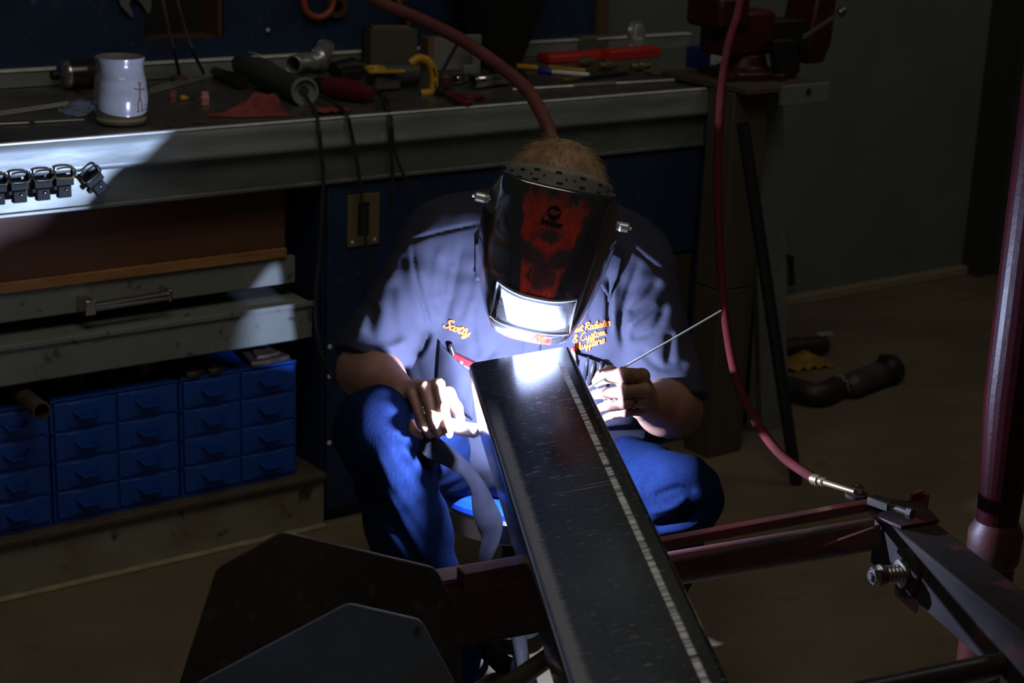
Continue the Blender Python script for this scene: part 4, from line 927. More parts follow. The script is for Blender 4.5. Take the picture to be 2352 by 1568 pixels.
M_plate2 = mat('blue_steel_plate', (0.12, 0.18, 0.30), 0.5, 0.1, col2=(0.10, 0.125, 0.17), scale=6, bump=0.25, bscale=120, lo=0.35, hi=0.6, col3=(0.14, 0.10, 0.05), scale3=9)
c0, c1 = onz(1500, 1313, 0.53), onz(2005, 1226, 0.53); CXv = c1 - c0; CXv[2] = 0; CXv /= np.linalg.norm(CXv); CYv = np.array([-CXv[1], CXv[0], 0.0]); UP = np.array([0, 0, 1.0])
cen = onz(1300, 1300, 0.53)
stand = thing('steel_stand', 'red steel stand with cross tube, side arm and guard plates under the aluminium tube', 'stand', (cen[0], cen[1], 0))
MB().tube([onz(1215, 1362, 0.53), c1], 0.0255, 24).build('cross_tube', M_red, stand)
a, b_ = onz(1285, 1291, 0.588), onz(2014, 1156, 0.588); mid = (a + b_) / 2; dv = b_ - a
MB().obox(mid, (dv, np.cross(UP, dv), UP), (np.linalg.norm(dv) / 2, 0.008, 0.0075)).build('brace_bar', M_redd, stand, bevel=0.0015)
e0, e1 = onz(800, 1375, 0.575), onz(1275, 1296, 0.575); dv = e1 - e0; ln = np.linalg.norm(dv); dv /= ln; pv = np.cross(UP, dv)
beam = MB(); bc = (e0 + e1) / 2
beam.obox(bc + pv * 0.004 - UP * 0.052, (dv, pv, UP), (ln / 2, 0.004, 0.052)); beam.obox(bc + pv * 0.024 - UP * 0.004, (dv, pv, UP), (ln / 2, 0.024, 0.004)); beam.obox(bc + pv * 0.024 - UP * 0.10, (dv, pv, UP), (ln / 2, 0.024, 0.004))
beam.build('channel_beam', M_redd, stand, bevel=0.002)
s0, s1 = onz(1058, 1309, 0.602), onz(1250, 1277, 0.602); dv2 = s1 - s0; l2 = np.linalg.norm(dv2)
MB().obox((s0 + s1) / 2 - UP * 0.014, (dv2, np.cross(UP, dv2), UP), (l2 / 2, 0.013, 0.014)).build('support_strip', M_redd, stand, bevel=0.0015)
# side arm (box section) running towards the camera on the right
AV = -(RC @ np.array([-30 - CX, -455 - CY, F_PX])); AV[2] = 0; AV /= np.linalg.norm(AV); AP = np.cross(UP, AV)
if AP @ CXv < 0: AP = -AP
far = onz(2060, 1172, 0.585); acen = far + AV * 0.55 - UP * 0.042
MB().obox(acen, (AV, AP, UP), (0.55, 0.038, 0.042)).build('side_arm', M_dirt, stand, bevel=0.004)
# hanger plates at the far end, gusset, clamp screw
MB().prism([far - UP * 0.002 + AV * 0.02 - AP * 0.05, far + AV * -0.02 - AP * 0.045, far - AV * 0.035 + AP * 0.005, far - AV * 0.01 + AP * 0.05, far + AV * 0.06 + AP * 0.04, far + AV * 0.07 - AP * 0.03], np.zeros(3), UP * 0.006).build('top_plate', M_red, stand, bevel=0.0015)
gp = onz(1880, 1255, 0.535)
MB().prism([gp, onz(2030, 1262, 0.535), onz(2020, 1205, 0.575)], -CYv * 0.003, CYv * 0.003).build('gusset', M_red, stand, bevel=0.001)
def hexnut(c, ax, r, h, name, hole=True):
    a = np.asarray(ax, float); a /= np.linalg.norm(a); q = MB(); q.lathe(c, a, [(0, r * 0.93), (h * 0.12, r), (h * 0.88, r), (h, r * 0.93)], 6)
    q.lathe(c + a * h, a, [(0, r * 0.5), (h * 0.35, r * 0.48)], 12)
    return q.build(name, M_bolt, stand, smooth=False)
nb1 = onz(1968, 1132, 0.59); hexnut(nb1, UP, 0.011, 0.012, 'nut')
MB().lathe(nb1 - UP * 0.006, UP, [(0, 0.018), (0.006, 0.018)], 20).build('washer', M_dirt, stand)
nb2 = onz(2105, 1148, 0.59); MB().obox(nb2, (CXv + CYv * 0.3, CYv, UP), (0.016, 0.003, 0.014)).obox(nb2 + CXv * 0.012, (CYv, CXv, UP), (0.012, 0.003, 0.012)).build('angle_lug', M_redd, stand, bevel=0.001)
cs0, cs1 = onz(2035, 1158, 0.603), onz(2085, 1176, 0.603)
MB().tube([cs0, cs1], 0.0055, 12).tube([cs1, cs1 + (cs1 - cs0) * 0.22], 0.0095, 6).obox(cs0 - (cs1 - cs0) * 0.25, (cs1 - cs0, np.cross(UP, cs1 - cs0), UP), (0.018, 0.010, 0.006)).build('clamp_screw', M_bolt, stand)
# big side bolt with washers on the arm's left face
bp = far + AV * 0.115 - AP * 0.038 - UP * 0.050
MB().lathe(bp, -AP, [(0, 0.038), (0.005, 0.038), (0.007, 0.034)], 32).build('washer', M_dirt, stand)
MB().lathe(bp - AP * 0.007, -AP, [(0, 0.021), (0.006, 0.021), (0.007, 0.0145)] + [(0.008 + i * 0.003, 0.0145 - 0.0012 * (i % 2)) for i in range(9)] + [(0.036, 0.0165), (0.040, 0.0165)], 24).build('spacer_sleeve', M_bolt, stand)
hexnut(bp - AP * 0.047, -AP, 0.0145, 0.012, 'bolt_head')
MB().prism([bp + AV * -0.04 + UP * 0.02 + AP * 0.002, bp + AV * 0.05 + UP * 0.02 + AP * 0.002, bp + AV * 0.035 - UP * 0.05 + AP * 0.002, bp - AV * 0.03 - UP * 0.05 + AP * 0.002], np.zeros(3), -AP * 0.002).build('cheek_plate', M_redd, stand)
# legs of the stand, front rail
def leg(top, foot, w=0.02):
    d = foot - top; MB().obox((top + foot) / 2, (d, np.cross(CYv, d), CYv), (np.linalg.norm(d) / 2, w, w)).build('leg', M_red, stand, bevel=0.002)
lt = far + AV * 0.34 - UP * 0.084; lf = onz(2085, 1640, 0.25); dd = lf - lt; leg(lt, lt + dd * (lt[2] / -dd[2]), 0.021)
leg(e0 + pv * 0.03 - UP * 0.1, np.array([e0[0] + 0.05, e0[1] + 0.05, 0.0])); lq = far + AV * 1.05 - UP * 0.084; leg(lq, lq * (1, 1, 0) + AV * 0.1, 0.021)
f0, f1 = onz(1975, 1592, 0.52), onz(2600, 1462, 0.52); MB().tube([f0, f1], 0.0165, 20).build('front_rail', mat('black_steel_tube', (0.05, 0.045, 0.04), 0.35, 0.6, bump=0.2, bscale=80), stand)
g0, g1 = at(1130, 1600, 2.30), at(1285, 1492, 2.42); MB().tube([g0, g1], 0.0135, 14).build('strut', mat('olive_tube', (0.10, 0.085, 0.04), 0.5, col2=(0.05, 0.04, 0.025), scale=12), stand)
# guard plates
fwd = RC @ np.array([0, 0, 1.0]); PN = np.array([-fwd[0] + 0.10, -fwd[1], 0.10]); PN /= np.linalg.norm(PN)
def onplane(px, py, p0):
    r = RC @ np.array([px - CX, py - CY, F_PX]); return CAM + r * (((p0 - CAM) @ PN) / (r @ PN))
def rnd(poly, k=1): 
    P = [np.array(p, float) for p in poly]; out = []
    for i in range(len(P)):
        a, b2, c = P[i - 1], P[i], P[(i + 1) % len(P)]; t1 = min(14 / np.linalg.norm(a - b2), 0.4); t2 = min(14 / np.linalg.norm(c - b2), 0.4)
        for t in (0, .33, .67, 1): out.append((1 - t) ** 2 * (b2 + (a - b2) * t1) + 2 * t * (1 - t) * b2 + t * t * (b2 + (c - b2) * t2))
    return out
pp0 = at(740, 1400, 2.30); P1 = [onplane(x, y, pp0) for x, y in rnd([(340, 1830), (412, 1568), (497, 1306), (648, 1221), (1000, 1305), (1052, 1405), (1060, 1520), (1075, 1830)])]
MB().prism(P1, np.zeros(3), -PN * 0.008).build('guard_plate', M_plate1, stand, bevel=0.001, label='dark rusty octagonal plate')
pp1 = at(760, 1480, 2.12); P2 = [onplane(x, y, pp1) for x, y in rnd([(330, 1830), (455, 1568), (800, 1385), (967, 1424), (1045, 1568), (1120, 1830)])]
g2 = MB().prism(P2, np.zeros(3), -PN * 0.006).build('guard_plate', M_plate2, stand, bevel=0.001, label='blue steel plate with rust blotches')
sp = onplane(957, 1446, pp1); MB().lathe(sp, PN, [(-0.001, 0.0042), (0.0015, 0.0042), (0.0015, 0.0025), (-0.001, 0.0025)], 16, closed=True).build('rivet', M_bolt, g2)
for x, y in ((560, 1700), (900, 1700)):
    u = onplane(x, y, pp0); MB().tube([u - PN * 0.01, onplane(x, y, pp1) ], 0.008, 10).build('spacer_rod', M_bolt, stand)
u = onplane(850, 1400, pp0); MB().tube([u, u - PN * 0.12], 0.01, 10).build('mount_bolt', M_bolt, stand)
# red post of the jack at the right edge
pb_ = at(2288, 1215, 2.78); t = thing('jack_post', 'dark red steel post with a collar at the right edge of the photo', 'post', (pb_[0], pb_[1], 0))
z0 = pb_[2]; x0, y0 = pb_[0], pb_[1]
MB().lathe((x0, y0, z0 + 0.01), UP, [(0, 0.033), (0.05, 0.0345), (0.215, 0.0445), (1.6, 0.0445)], 28).build('upper_post', mat('deep_red_gloss', (0.035, 0.002, 0.004), 0.4, spec=0.15, col2=(0.018, 0.0015, 0.003), scale=6, bump=0.3, bscale=60), t, angle=0.2)
MB().lathe((x0, y0, 0), UP, [(0, 0.036), (z0 - 0.045, 0.036)], 28).build('lower_post', M_red, t)
MB().lathe((x0, y0, z0 - 0.06), UP, [(0, 0.037), (0.01, 0.042), (0.055, 0.043), (0.075, 0.034)], 28).build('collar', M_red, t)
MB().lathe((x0, y0, 0), UP, [(0, 0.12), (0.012, 0.12), (0.02, 0.06)], 28).build('foot_plate', M_dirt, t)

# ================================================================== hoses, pipes and bars on the right
M_hose = mat('red_rubber_hose', (0.062, 0.006, 0.0045), 0.85, spec=0.15, col2=(0.045, 0.0045, 0.0035), scale=20, bump=0.1)
t = thing('air_hose', 'thin red air hose hanging past the vise down to the red stand', 'hose', at(1655, 600, 3.2))
hp_ = cr([at(1722, -160, 3.35), at(1700, 8, 3.33), at(1678, 85, 3.32), at(1660, 180, 3.3), at(1650, 320, 3.28), at(1648, 450, 3.24), at(1655, 600, 3.18), at(1666, 730, 3.10), at(1692, 870, 3.0), at(1735, 965, 2.92), at(1795, 1045, 2.83), at(1873, 1101, 2.74)], 8)
MB().tube(hp_, 0.0082, 12).build('tube', M_hose, t)
h1, h2 = at(1873, 1101, 2.74), at(1966, 1130, 2.64); dh = h2 - h1; L = np.linalg.norm(dh)
MB().lathe(h1 - dh * 0.05, dh, [(0, 0.009), (0.018, 0.0095), (0.02, 0.007), (0.03, 0.008), (0.034, 0.005), (L + .004, 0.004)], 14).build('fitting', mat('brass_fitting', (0.30, 0.24, 0.13), 0.35, 0.8), t)
M_hose2 = mat('dull_red_hose', (0.16, 0.040, 0.034), 0.6, col2=(0.11, 0.028, 0.024), scale=12, bump=0.1)
hp2 = cr([at(780, -60, 3.75), at(862, 0, 3.72), at(950, 38, 3.68), at(1050, 86, 3.62), at(1140, 146, 3.56), at(1205, 200, 3.5), at(1243, 258, 3.45), at(1266, 315, 3.42), at(1278, 380, 3.42), at(1283, 520, 3.50), at(1285, 700, 3.62), at(1286, 900, 3.64)], 8)
tag(MB().tube(hp2, 0.0138, 14).build('thick_hose', M_hose2, loc=at(1140, 146, 3.56)), 'thick dull red hose arching over the workbench and down behind the head', 'hose')
M_blkp = mat('black_steel_pipe', (0.035, 0.037, 0.042), 0.32, 0.6, bump=0.1, bscale=60)
pt, pf = ony(1706, 283, 3.03), onz(1830, 1112, 0.0); dpp = pf - pt; dpp /= np.linalg.norm(dpp)
tag(MB().lathe(pt, dpp, [(0, 0.0155), (np.linalg.norm(pf - pt) - 0.006, 0.0155), (np.linalg.norm(pf - pt) - 0.006, 0.0128), (0, 0.0128)], 22, closed=True).build('leaning_pipe', M_blkp, loc=pf), 'long black steel pipe leaning against the vise post', 'pipe')
bf = onz(1706, 972, 0.0); bt = ony(1738, 470, bf[1] - 0.0)
tag(MB().obox((bf + bt) / 2 + UP * 0.004, (bt - bf, np.array([1.0, 0, 0]), np.array([0, 1.0, 0])), (np.linalg.norm(bt - bf) / 2, 0.0125, 0.006)).build('flat_bar', mat('dark_flat_bar', (0.02, 0.02, 0.022), 0.5), loc=bf, bevel=0.001), 'short dark flat bar standing behind the leaning pipe', 'bar')

# vise on its timber post
M_tan = mat('tan_timber', (0.085, 0.063, 0.033), 0.7, col2=(0.06, 0.044, 0.024), scale=6, stretch=(1, 1, 0.15), bump=0.2, bscale=30)
t = thing('vise_stand', 'timber and steel post at the right end of the workbench carrying a red vise', 'stand', (3.05, 3.2, 0))
MB().box((2.945, 3.12, 0.0), (3.062, 3.215, 0.45)).build('lower_post', M_tan, t, bevel=0.003); MB().box((2.945, 3.12, 0.453), (3.062, 3.215, 0.955)).build('upper_post', M_tan, t, bevel=0.003)
MB().prism([(3.08, 3.2, 0.93), (3.19, 3.2, 0.93), (3.315, 3.2, 0), (3.215, 3.2, 0)], np.zeros(3), np.array([0, 0.02, 0])).build('steel_leg', mat('pale_grey_steel', (0.20, 0.22, 0.215), 0.6, 0.2, col2=(0.14, 0.15, 0.145), scale=4), t, bevel=0.002)
pl = MB().box((3.05, 3.06, 0.925), (3.21, 3.075, 0.975)).build('mount_bracket', mat('pale_grey_steel', (0.20, 0.22, 0.215), 0.6, 0.2), t, bevel=0.002); MB().box((2.945, 3.076, 0.957), (3.21, 3.40, 0.972)).build('top_board', M_tan, t, bevel=0.002)
MB().lathe((3.135, 3.059, 0.958), (0, -1, 0), [(0, 0.008), (0.003, 0.008)], 14).build('bolt_hole', M_black, pl)
M_vise = mat('red_vise_enamel', (0.06, 0.005, 0.004), 0.45, col2=(0.02, 0.005, 0.004), scale=9, bump=0.2, bscale=50)
M_iron = mat('dark_cast_iron', (0.02, 0.018, 0.017), 0.5, 0.3, bump=0.2, bscale=60, scale=10)
v0 = np.array([3.08, 3.24, 0.972]); vs = thing('bench_vise', 'red bench vise with a chrome handle mounted at the bench corner', 'vise', v0)
q = MB(); q.lathe(v0, UP, [(0, 0.085), (0.018, 0.085), (0.03, 0.06), (0.06, 0.052)], 28)
for a in (0.4, 2.0, 3.6, 5.2): q.obox(v0 + np.array([math.cos(a) * 0.09, math.sin(a) * 0.09, 0.009]), ((math.cos(a), math.sin(a), 0), (-math.sin(a), math.cos(a), 0), UP), (0.025, 0.02, 0.009))
q.build('swivel_base', M_vise, vs, bevel=0.003)
MB().obox(v0 + (-0.03, 0, 0.115), ((1, 0, 0), (0, 1, 0), UP), (0.085, 0.05, 0.055)).obox(v0 + (-0.10, 0, 0.17), ((1, 0, 0), (0, 1, 0), UP), (0.05, 0.065, 0.04)).build('fixed_jaw', M_vise, vs, bevel=0.012)
MB().obox(v0 + (0.11, -0.005, 0.105), ((1, 0, 0), (0, 1, 0), UP), (0.10, 0.036, 0.038)).build('slide', M_iron, vs, bevel=0.006)
MB().prism([v0 + np.array(p) for p in ((0.185, -0.06, 0.20), (0.255, -0.06, 0.20), (0.250, -0.06, 0.08), (0.225, -0.06, 0.030), (0.165, -0.06, 0.030), (0.17, -0.06, 0.10))], np.zeros(3), np.array([0, 0.11, 0])).build('moving_jaw', M_vise, vs, bevel=0.008)
MB().prism([v0 + np.array(p) for p in ((0.02, -0.085, 0.10), (0.10, -0.085, 0.10), (0.12, -0.085, 0.02), (0.10, -0.085, 0.0), (0.05, -0.085, 0.0))], np.zeros(3), np.array([0, 0.03, 0])).build('lock_bracket', M_iron, vs, bevel=0.004)
k0, k1 = ony(1846, 84, 3.135), ony(1925, 32, 3.11); dk = k1 - k0
hd_ = MB().tube([k0 - dk * 0.02, k1], 0.0052, 14).lathe(k0 - dk * 0.05, dk, [(0, 0.003), (0.004, 0.0075), (0.01, 0.0075), (0.013, 0.005)], 14).build('handle', M_chrome, vs)
MB().lathe(k1, dk, [(0, 0.005), (0.003, 0.011), (0.011, 0.013), (0.02, 0.010), (0.023, 0.004)], 16).build('handle_knob', M_bolt, hd_)
# coupling hanging on the grey wall
hk = ony(1816, 592, 4.08); t = thing('hose_coupling', 'small dark coupling with a chrome tip hanging low on the grey wall', 'coupling', (hk[0], 4.1, hk[2]))
hb_ = ony(1818, 650, 4.08); MB().tube([hk, hk * 0.4 + hb_ * 0.6, hb_], [0.011, 0.009, 0.012], 14).build('body', M_iron, t); MB().tube([hb_ - (0.022, 0, 0.012), hb_ + (0.02, 0, -0.008)], 0.007, 12).build('tip', M_chrome, t)
MB().box((hk[0] - 0.006, 4.07, hk[2] - 0.004), (hk[0] + 0.006, 4.12, hk[2] + 0.006)).build('hook', M_iron, t)

# ---- exhaust scraps on the floor behind
M_exh = mat('dark_exhaust_steel', (0.065, 0.06, 0.062), 0.5, 0.4, col2=(0.03, 0.026, 0.028), scale=12, bump=0.25, bscale=60)
M_pale = mat('pale_torn_steel', (0.50, 0.50, 0.49), 0.4, 0.4, col2=(0.3, 0.3, 0.3), scale=20)
p, q2 = onz(1770, 805, 0.033), onz(1893, 790, 0.033); d = q2 - p; t = thing('exhaust_pipe', 'dark exhaust pipe with a pale end on the floor, farthest of the scraps', 'pipe', p * (1, 1, 0))
L = np.linalg.norm(d); MB().lathe(p, d, [(0, 0.030), (L, 0.030), (L, 0.026), (0, 0.026)], 22, closed=True).build('tube', M_exh, t)
MB().lathe(q2 - d / L * 0.03, d, [(0, 0.031), (0.05, 0.0335), (0.05, 0.031), (0, 0.0305)], 22, closed=True).build('collar', M_exh, t)
MB().obox(q2 + np.array([0, 0, 0.034]) - d / L * 0.0, (d, np.cross(UP, d), UP), (0.03, 0.016, 0.002)).build('flap', M_pale, t, bevel=0.001)
pth = cr([onz(1770, 880, 0.036), onz(1830, 895, 0.036), onz(1880, 905, 0.036), onz(1925, 888, 0.036)], 6)
t = thing('exhaust_elbow', 'bent dark exhaust pipe with a torn pale rim lying on the floor', 'pipe', pth[8] * (1, 1, 0))
MB().tube(pth, 0.034, 20, cap=False).build('tube', M_exh, t, solid=0.003)
e_ = pth[-1]; de = pth[-1] - pth[-2]; de /= np.linalg.norm(de); sdv = np.cross(UP, de)
rimg = [[e_ + de * s_ + (sdv * math.cos(a) + UP * math.sin(a)) * (0.0345 + s_ * 0.15) for a in np.linspace(0.2, 3.4, 14)] for s_ in (-0.035, -0.012, 0.006 )]
for i in range(14): rimg[2][i] = rimg[2][i] + de * 0.012 * math.sin(i * 2.1)
MB().grid(rimg).build('torn_rim', M_pale, t, solid=0.002)
p, q2 = onz(1945, 888, 0.04), onz(2048, 848, 0.04); d = q2 - p; L = np.linalg.norm(d); d /= L
t = thing('muffler', 'grey dented muffler with a flared black end lying on the floor', 'muffler', p * (1, 1, 0))
MB().lathe(p, d, [(0, 0.02), (0.02, 0.036), (0.05, 0.038)] + [(0.06 + 0.012 * i, 0.038 - 0.003 * (i % 2)) for i in range(int((L - 0.13) / 0.012))] + [(L - 0.06, 0.037), (L - 0.05, 0.034)], 24).build('body', mat('grey_muffler_shell', (0.10, 0.10, 0.105), 0.5, 0.3, col2=(0.05, 0.048, 0.05), scale=10, bump=0.4, bscale=30), t)
MB().lathe(p + d * (L - 0.052), d, [(0, 0.036), (0.01, 0.044), (0.05, 0.047), (0.052, 0.043), (0.015, 0.03)], 24).build('end', M_iron, t)
MB().lathe(p + d * (L - 0.06) + UP * 0.036 , UP, [(0, 0.012), (0.02, 0.012), (0.022, 0.008)], 14).build('stub', M_iron, t)
c = onz(1845, 838, 0.0); gx = []
for j, v in enumerate(np.linspace(-0.055, 0.055, 14)):
    gx.append([c + CXv * u + CYv * v + UP * max(0.002, 0.035 * math.exp(-(u / 0.05) ** 2 - (v / 0.035) ** 2) + 0.007 * math.sin(u * 160 + v * 90) + 0.004) for u in np.linspace(-0.08, 0.08, 18)])
tag(MB().grid(gx).build('yellow_cloth', mat('dirty_yellow_cloth', (0.42, 0.24, 0.02), 0.8, col2=(0.2, 0.11, 0.02), scale=25), loc=c, solid=0.002), 'crumpled dirty yellow cloth on the floor between the exhaust scraps', 'cloth')
# ================================================================== things on the workbench
ZB = 0.9512
def bz(px, py, h=0.0): return onz(px, py, ZB) + np.array([0, 0, h])
X_, Y_ = np.array([1.0, 0, 0]), np.array([0, 1.0, 0])
# mug
mc = np.array([1.447, 3.352, ZB]); t = thing('mug', 'pale glazed barrel shaped mug with a stick figure at the bench edge', 'mug', mc)
M_mug = mat('pale_glaze', (0.27, 0.27, 0.275), 0.2, col2=(0.22, 0.22, 0.215), scale=14, coat=0.5)
mp_ = [(0.0, 0.046), (0.003, 0.050), (0.010, 0.051), (0.016, 0.0495), (0.03, 0.0525), (0.055, 0.0545), (0.075, 0.0540), (0.0765, 0.0532), (0.095, 0.0515), (0.108, 0.0498), (0.109, 0.0490), (0.128, 0.0468), (0.138, 0.0472), (0.148, 0.0500), (0.151, 0.0500), (0.152, 0.0475), (0.14, 0.0435), (0.10, 0.047), (0.02, 0.048), (0.008, 0.03), (0.007, 0.001)]
mp_ = [(h_ * 0.905, r_ * 1.01) for h_, r_ in mp_]; mug = MB().lathe(mc, UP, mp_, 48).build('body', M_mug, t, angle=1.2)
MB().lathe(mc + (0, 0, 0.003), UP, [(0, 0.0503), (0.007, 0.0515), (0.012, 0.0502)], 48).build('foot_ring', mat('bare_clay_glaze', (0.48, 0.42, 0.27), 0.3), t)
BMu = bvh(mug); q = MB()
def mk(pts, r=0.0011):
    P = [hit(x, y, 0.0004, BMu, 0.0) for x, y in cr(np.array(pts, float), 4)]; P = [p for p in P if p is not None]
    if len(P) > 1: q.tube(P, r, 5)
mk([(318, 191), (322, 190), (322, 196), (318, 196), (318, 191)], 0.0014); mk([(320, 198), (321, 225)], 0.0016); mk([(308, 203), (320, 206), (330, 204)], 0.0012); mk([(320, 225), (317, 240), (318, 256)], 0.0013); mk([(322, 225), (325, 240), (326, 254)], 0.0013); mk([(314, 257), (320, 256)]); mk([(323, 255), (329, 254)])
mk([(331, 242), (334, 240), (337, 242), (340, 240)], 0.0006); mk([(331, 251), (335, 249), (340, 250)], 0.0006)
q.build('stick_figure', mat('brown_red_print', (0.16, 0.05, 0.04), 0.4), t)
# spray can lying down
x0 = ony(122, 160, 3.80)[0]; cc = np.array([x0, 3.80, ZB + 0.0335]); t = thing('spray_can', 'black spray can with a silver dome lying behind the mug', 'can', cc)
MB().lathe(cc + X_ * 0.032, X_, [(0, 0.032), (0.002, 0.033), (0.17, 0.033), (0.172, 0.031)], 30).build('body', mat('black_can', (0.015, 0.013, 0.015), 0.3, coat=0.3), t)
MB().lathe(cc + X_ * 0.032, -X_, [(-0.003, 0.0335), (0.001, 0.034), (0.004, 0.0325), (0.014, 0.028), (0.021, 0.018), (0.022, 0.012)], 30).build('dome', mat('tin', (0.6, 0.6, 0.55), 0.25, 1.0), t)
MB().lathe(cc + X_ * 0.010, -X_, [(0, 0.012), (0.014, 0.011), (0.016, 0.008)], 18).build('nozzle', M_iron, t)
MB().lathe(cc + X_ * 0.07, X_, [(0, 0.0332), (0.09, 0.0332)], 30).build('label_band', mat('dark_red_label', (0.03, 0.010, 0.012), 0.35), t)
# filler rods
def rod(p, q_, r, lab, g, m=None): tag(MB().tube([p, q_], r, 8).build('welding_rod', m or mat('rod_steel', (0.62, 0.62, 0.56), 0.3, 0.5), loc=p), lab, 'rod', g)
for i, w_ in enumerate(('front', 'middle', 'rear')):
    rod(bz(345, 217 - 3 * i, 0.003 + 0.002 * i), bz(546 - 5 * i, 163 - 2 * i, 0.006 + 0.002 * i), 0.0016, w_ + ' one of three pale filler rods lying between mug and silver elbow', 'filler rods right of the mug')
for i, w_ in enumerate(('rear', 'middle', 'front')):
    rod(bz(572 + 6 * i, 166 + i, 0.05), bz(655 + 5 * i, 146 + 4 * i, 0.008), 0.0014, w_ + ' one of three short rod ends resting on the grey green tool', 'rod ends on the tool')
rod(bz(-60, 290, 0.002), bz(66, 284, 0.002), 0.0022, 'thick pale rod lying nearest the bench edge at the left', None); rod(bz(80, 283, 0.002), bz(192, 277, 0.002), 0.0022, 'thick pale rod lying just left of the mug foot', None)
for i, w_ in enumerate(('rear', 'middle', 'front')): rod(bz(-60, 268 + 4 * i, 0.002), bz(158 + 3 * i, 246 + 3 * i, 0.012), 0.0013, w_ + ' one of three thin rods at the left end of the bench', 'thin rods at the left end')
# clear plastic packet
c = bz(192, 262); gx = [[c + X_ * (u * 0.045 * (1 - 0.25 * v * v)) + Y_ * (v * 0.055) + UP * (0.004 + 0.024 * max(0, 1 - u * u - 0.6 * v * v) + 0.003 * math.sin(u * 5 + v * 4) ** 2) for u in np.linspace(-1, 1, 14)] for v in np.linspace(-1, 1, 14)]
M_clear = mat('clear_film', (0.8, 0.82, 0.8), 0.12); M_clear.node_tree.nodes['Principled BSDF'].inputs['Transmission Weight'].default_value = 0.85
t = thing('plastic_packet', 'clear crumpled plastic packet lying left of the mug', 'packet', c); MB().grid(gx).build('film', M_clear, t, smooth=False)
MB().tube([c + (-0.02, -0.02, 0.012), c + (0.02, 0.03, 0.012)], 0.008, 12).build('contents', mat('pale_contents', (0.3, 0.3, 0.27), 0.5), t)
# torch cups
def cup(px, py, r, h, m, lab, name='torch_cup'):
    p = bz(px, py); tag(MB().lathe(p, UP, [(0, r), (h * 0.35, r), (h * 0.4, r * 1.08), (h * 0.6, r * 1.08), (h * 0.65, r * 0.95), (h, r * 0.9), (h, r * 0.6), (h * 0.1, r * 0.6)], 20).build(name, m, loc=p), lab, 'cup')
cup(471, 240, 0.0095, 0.028, mat('pink_ceramic', (0.75, 0.32, 0.34), 0.4), 'bright pink ceramic torch cup standing beside the red rag')
cup(397, 234, 0.009, 0.026, mat('brown_pink_ceramic', (0.30, 0.12, 0.10), 0.45), 'brownish pink torch cup standing right of the mug')
p = bz(414, 232, 0.006); tag(MB().lathe(p, X_ + Y_ * 0.1, [(0, 0.004), (0.003, 0.007), (0.012, 0.0065), (0.014, 0.004), (0.02, 0.003)], 16).build('yellow_collet', mat('yellow_orange', (0.65, 0.36, 0.02), 0.4), loc=p), 'small yellow fitting lying between the two torch cups', 'fitting')
p = bz(410, 190, 0.008); t = thing('plug', 'small reddish plug at the end of a hanging cord', 'plug', p); MB().obox(p, (X_, Y_, UP), (0.017, 0.01, 0.008)).build('shell', mat('reddish_plug', (0.16, 0.06, 0.045), 0.5), t, bevel=0.003); MB().tube([p + X_ * 0.017, p + X_ * 0.024], 0.003, 8).build('pin', M_bolt, t)
# red rag
RAG = [[(-.85, -.35, .012), (-.3, -.15, .022), (.25, .25, .042), (.6, .35, .040)], [(.25, .25, .042), (.7, -.05, .040), (.72, -.5, .030)], [(-.4, -.6, .016), (.1, -.55, .024), (.5, -.62, .026)], [(.0, .5, .02), (.3, .2, .04)]]
c = bz(572, 262); gx = []
for v in np.linspace(-1, 1, 34):
    row = []
    for u in np.linspace(-1, 1, 44):
        hgt = 0.002
        for seg in RAG:
            for (au, av, ah), (bu, bv, bh) in zip(seg[:-1], seg[1:]):
                q_ = ((u - au) * (bu - au) + (v - av) * (bv - av)) / ((bu - au) ** 2 + (bv - av) ** 2); q_ = min(1, max(0, q_))
                d2 = (u - au - q_ * (bu - au)) ** 2 + (v - av - q_ * (bv - av)) ** 2; hgt = max(hgt, (ah + (bh - ah) * q_) * math.exp(-d2 / 0.055))
        hgt *= max(0.0, min(1.0, (1.05 - math.hypot(u, v)) * 5)); hgt += 0.004 * math.sin(11 * u - 8 * v) * max(0, 1 - math.hypot(u, v))
        row.append(c + X_ * (u * 0.075 * (1 + 0.18 * math.sin(3 * v + 1))) + Y_ * (v * 0.060 * (0.75 + 0.25 * u)) - X_ * v * 0.015 + UP * max(0.002, hgt))
    gx.append(row)
tag(MB().grid(gx).build('red_rag', mat('red_shop_rag', (0.30, 0.055, 0.050), 0.85, col2=(0.20, 0.035, 0.035), scale=30, bump=0.2, bscale=500), loc=c, solid=0.002, angle=2.0), 'crumpled red shop rag near the front edge of the bench', 'rag')
c = bz(760, 258); gx = [[c + X_ * u * 0.04 + Y_ * v * 0.025 + UP * (0.003 + 0.005 * math.sin(u * 5 + v * 3) ** 2) for u in np.linspace(-1, 1, 10)] for v in np.linspace(-1, 1, 8)]
tag(MB().grid(gx).build('red_rag', mat('red_shop_rag', (0.30, 0.055, 0.050), 0.85), loc=c, solid=0.002), 'flat scrap of red rag between two cords on the bench', 'rag')
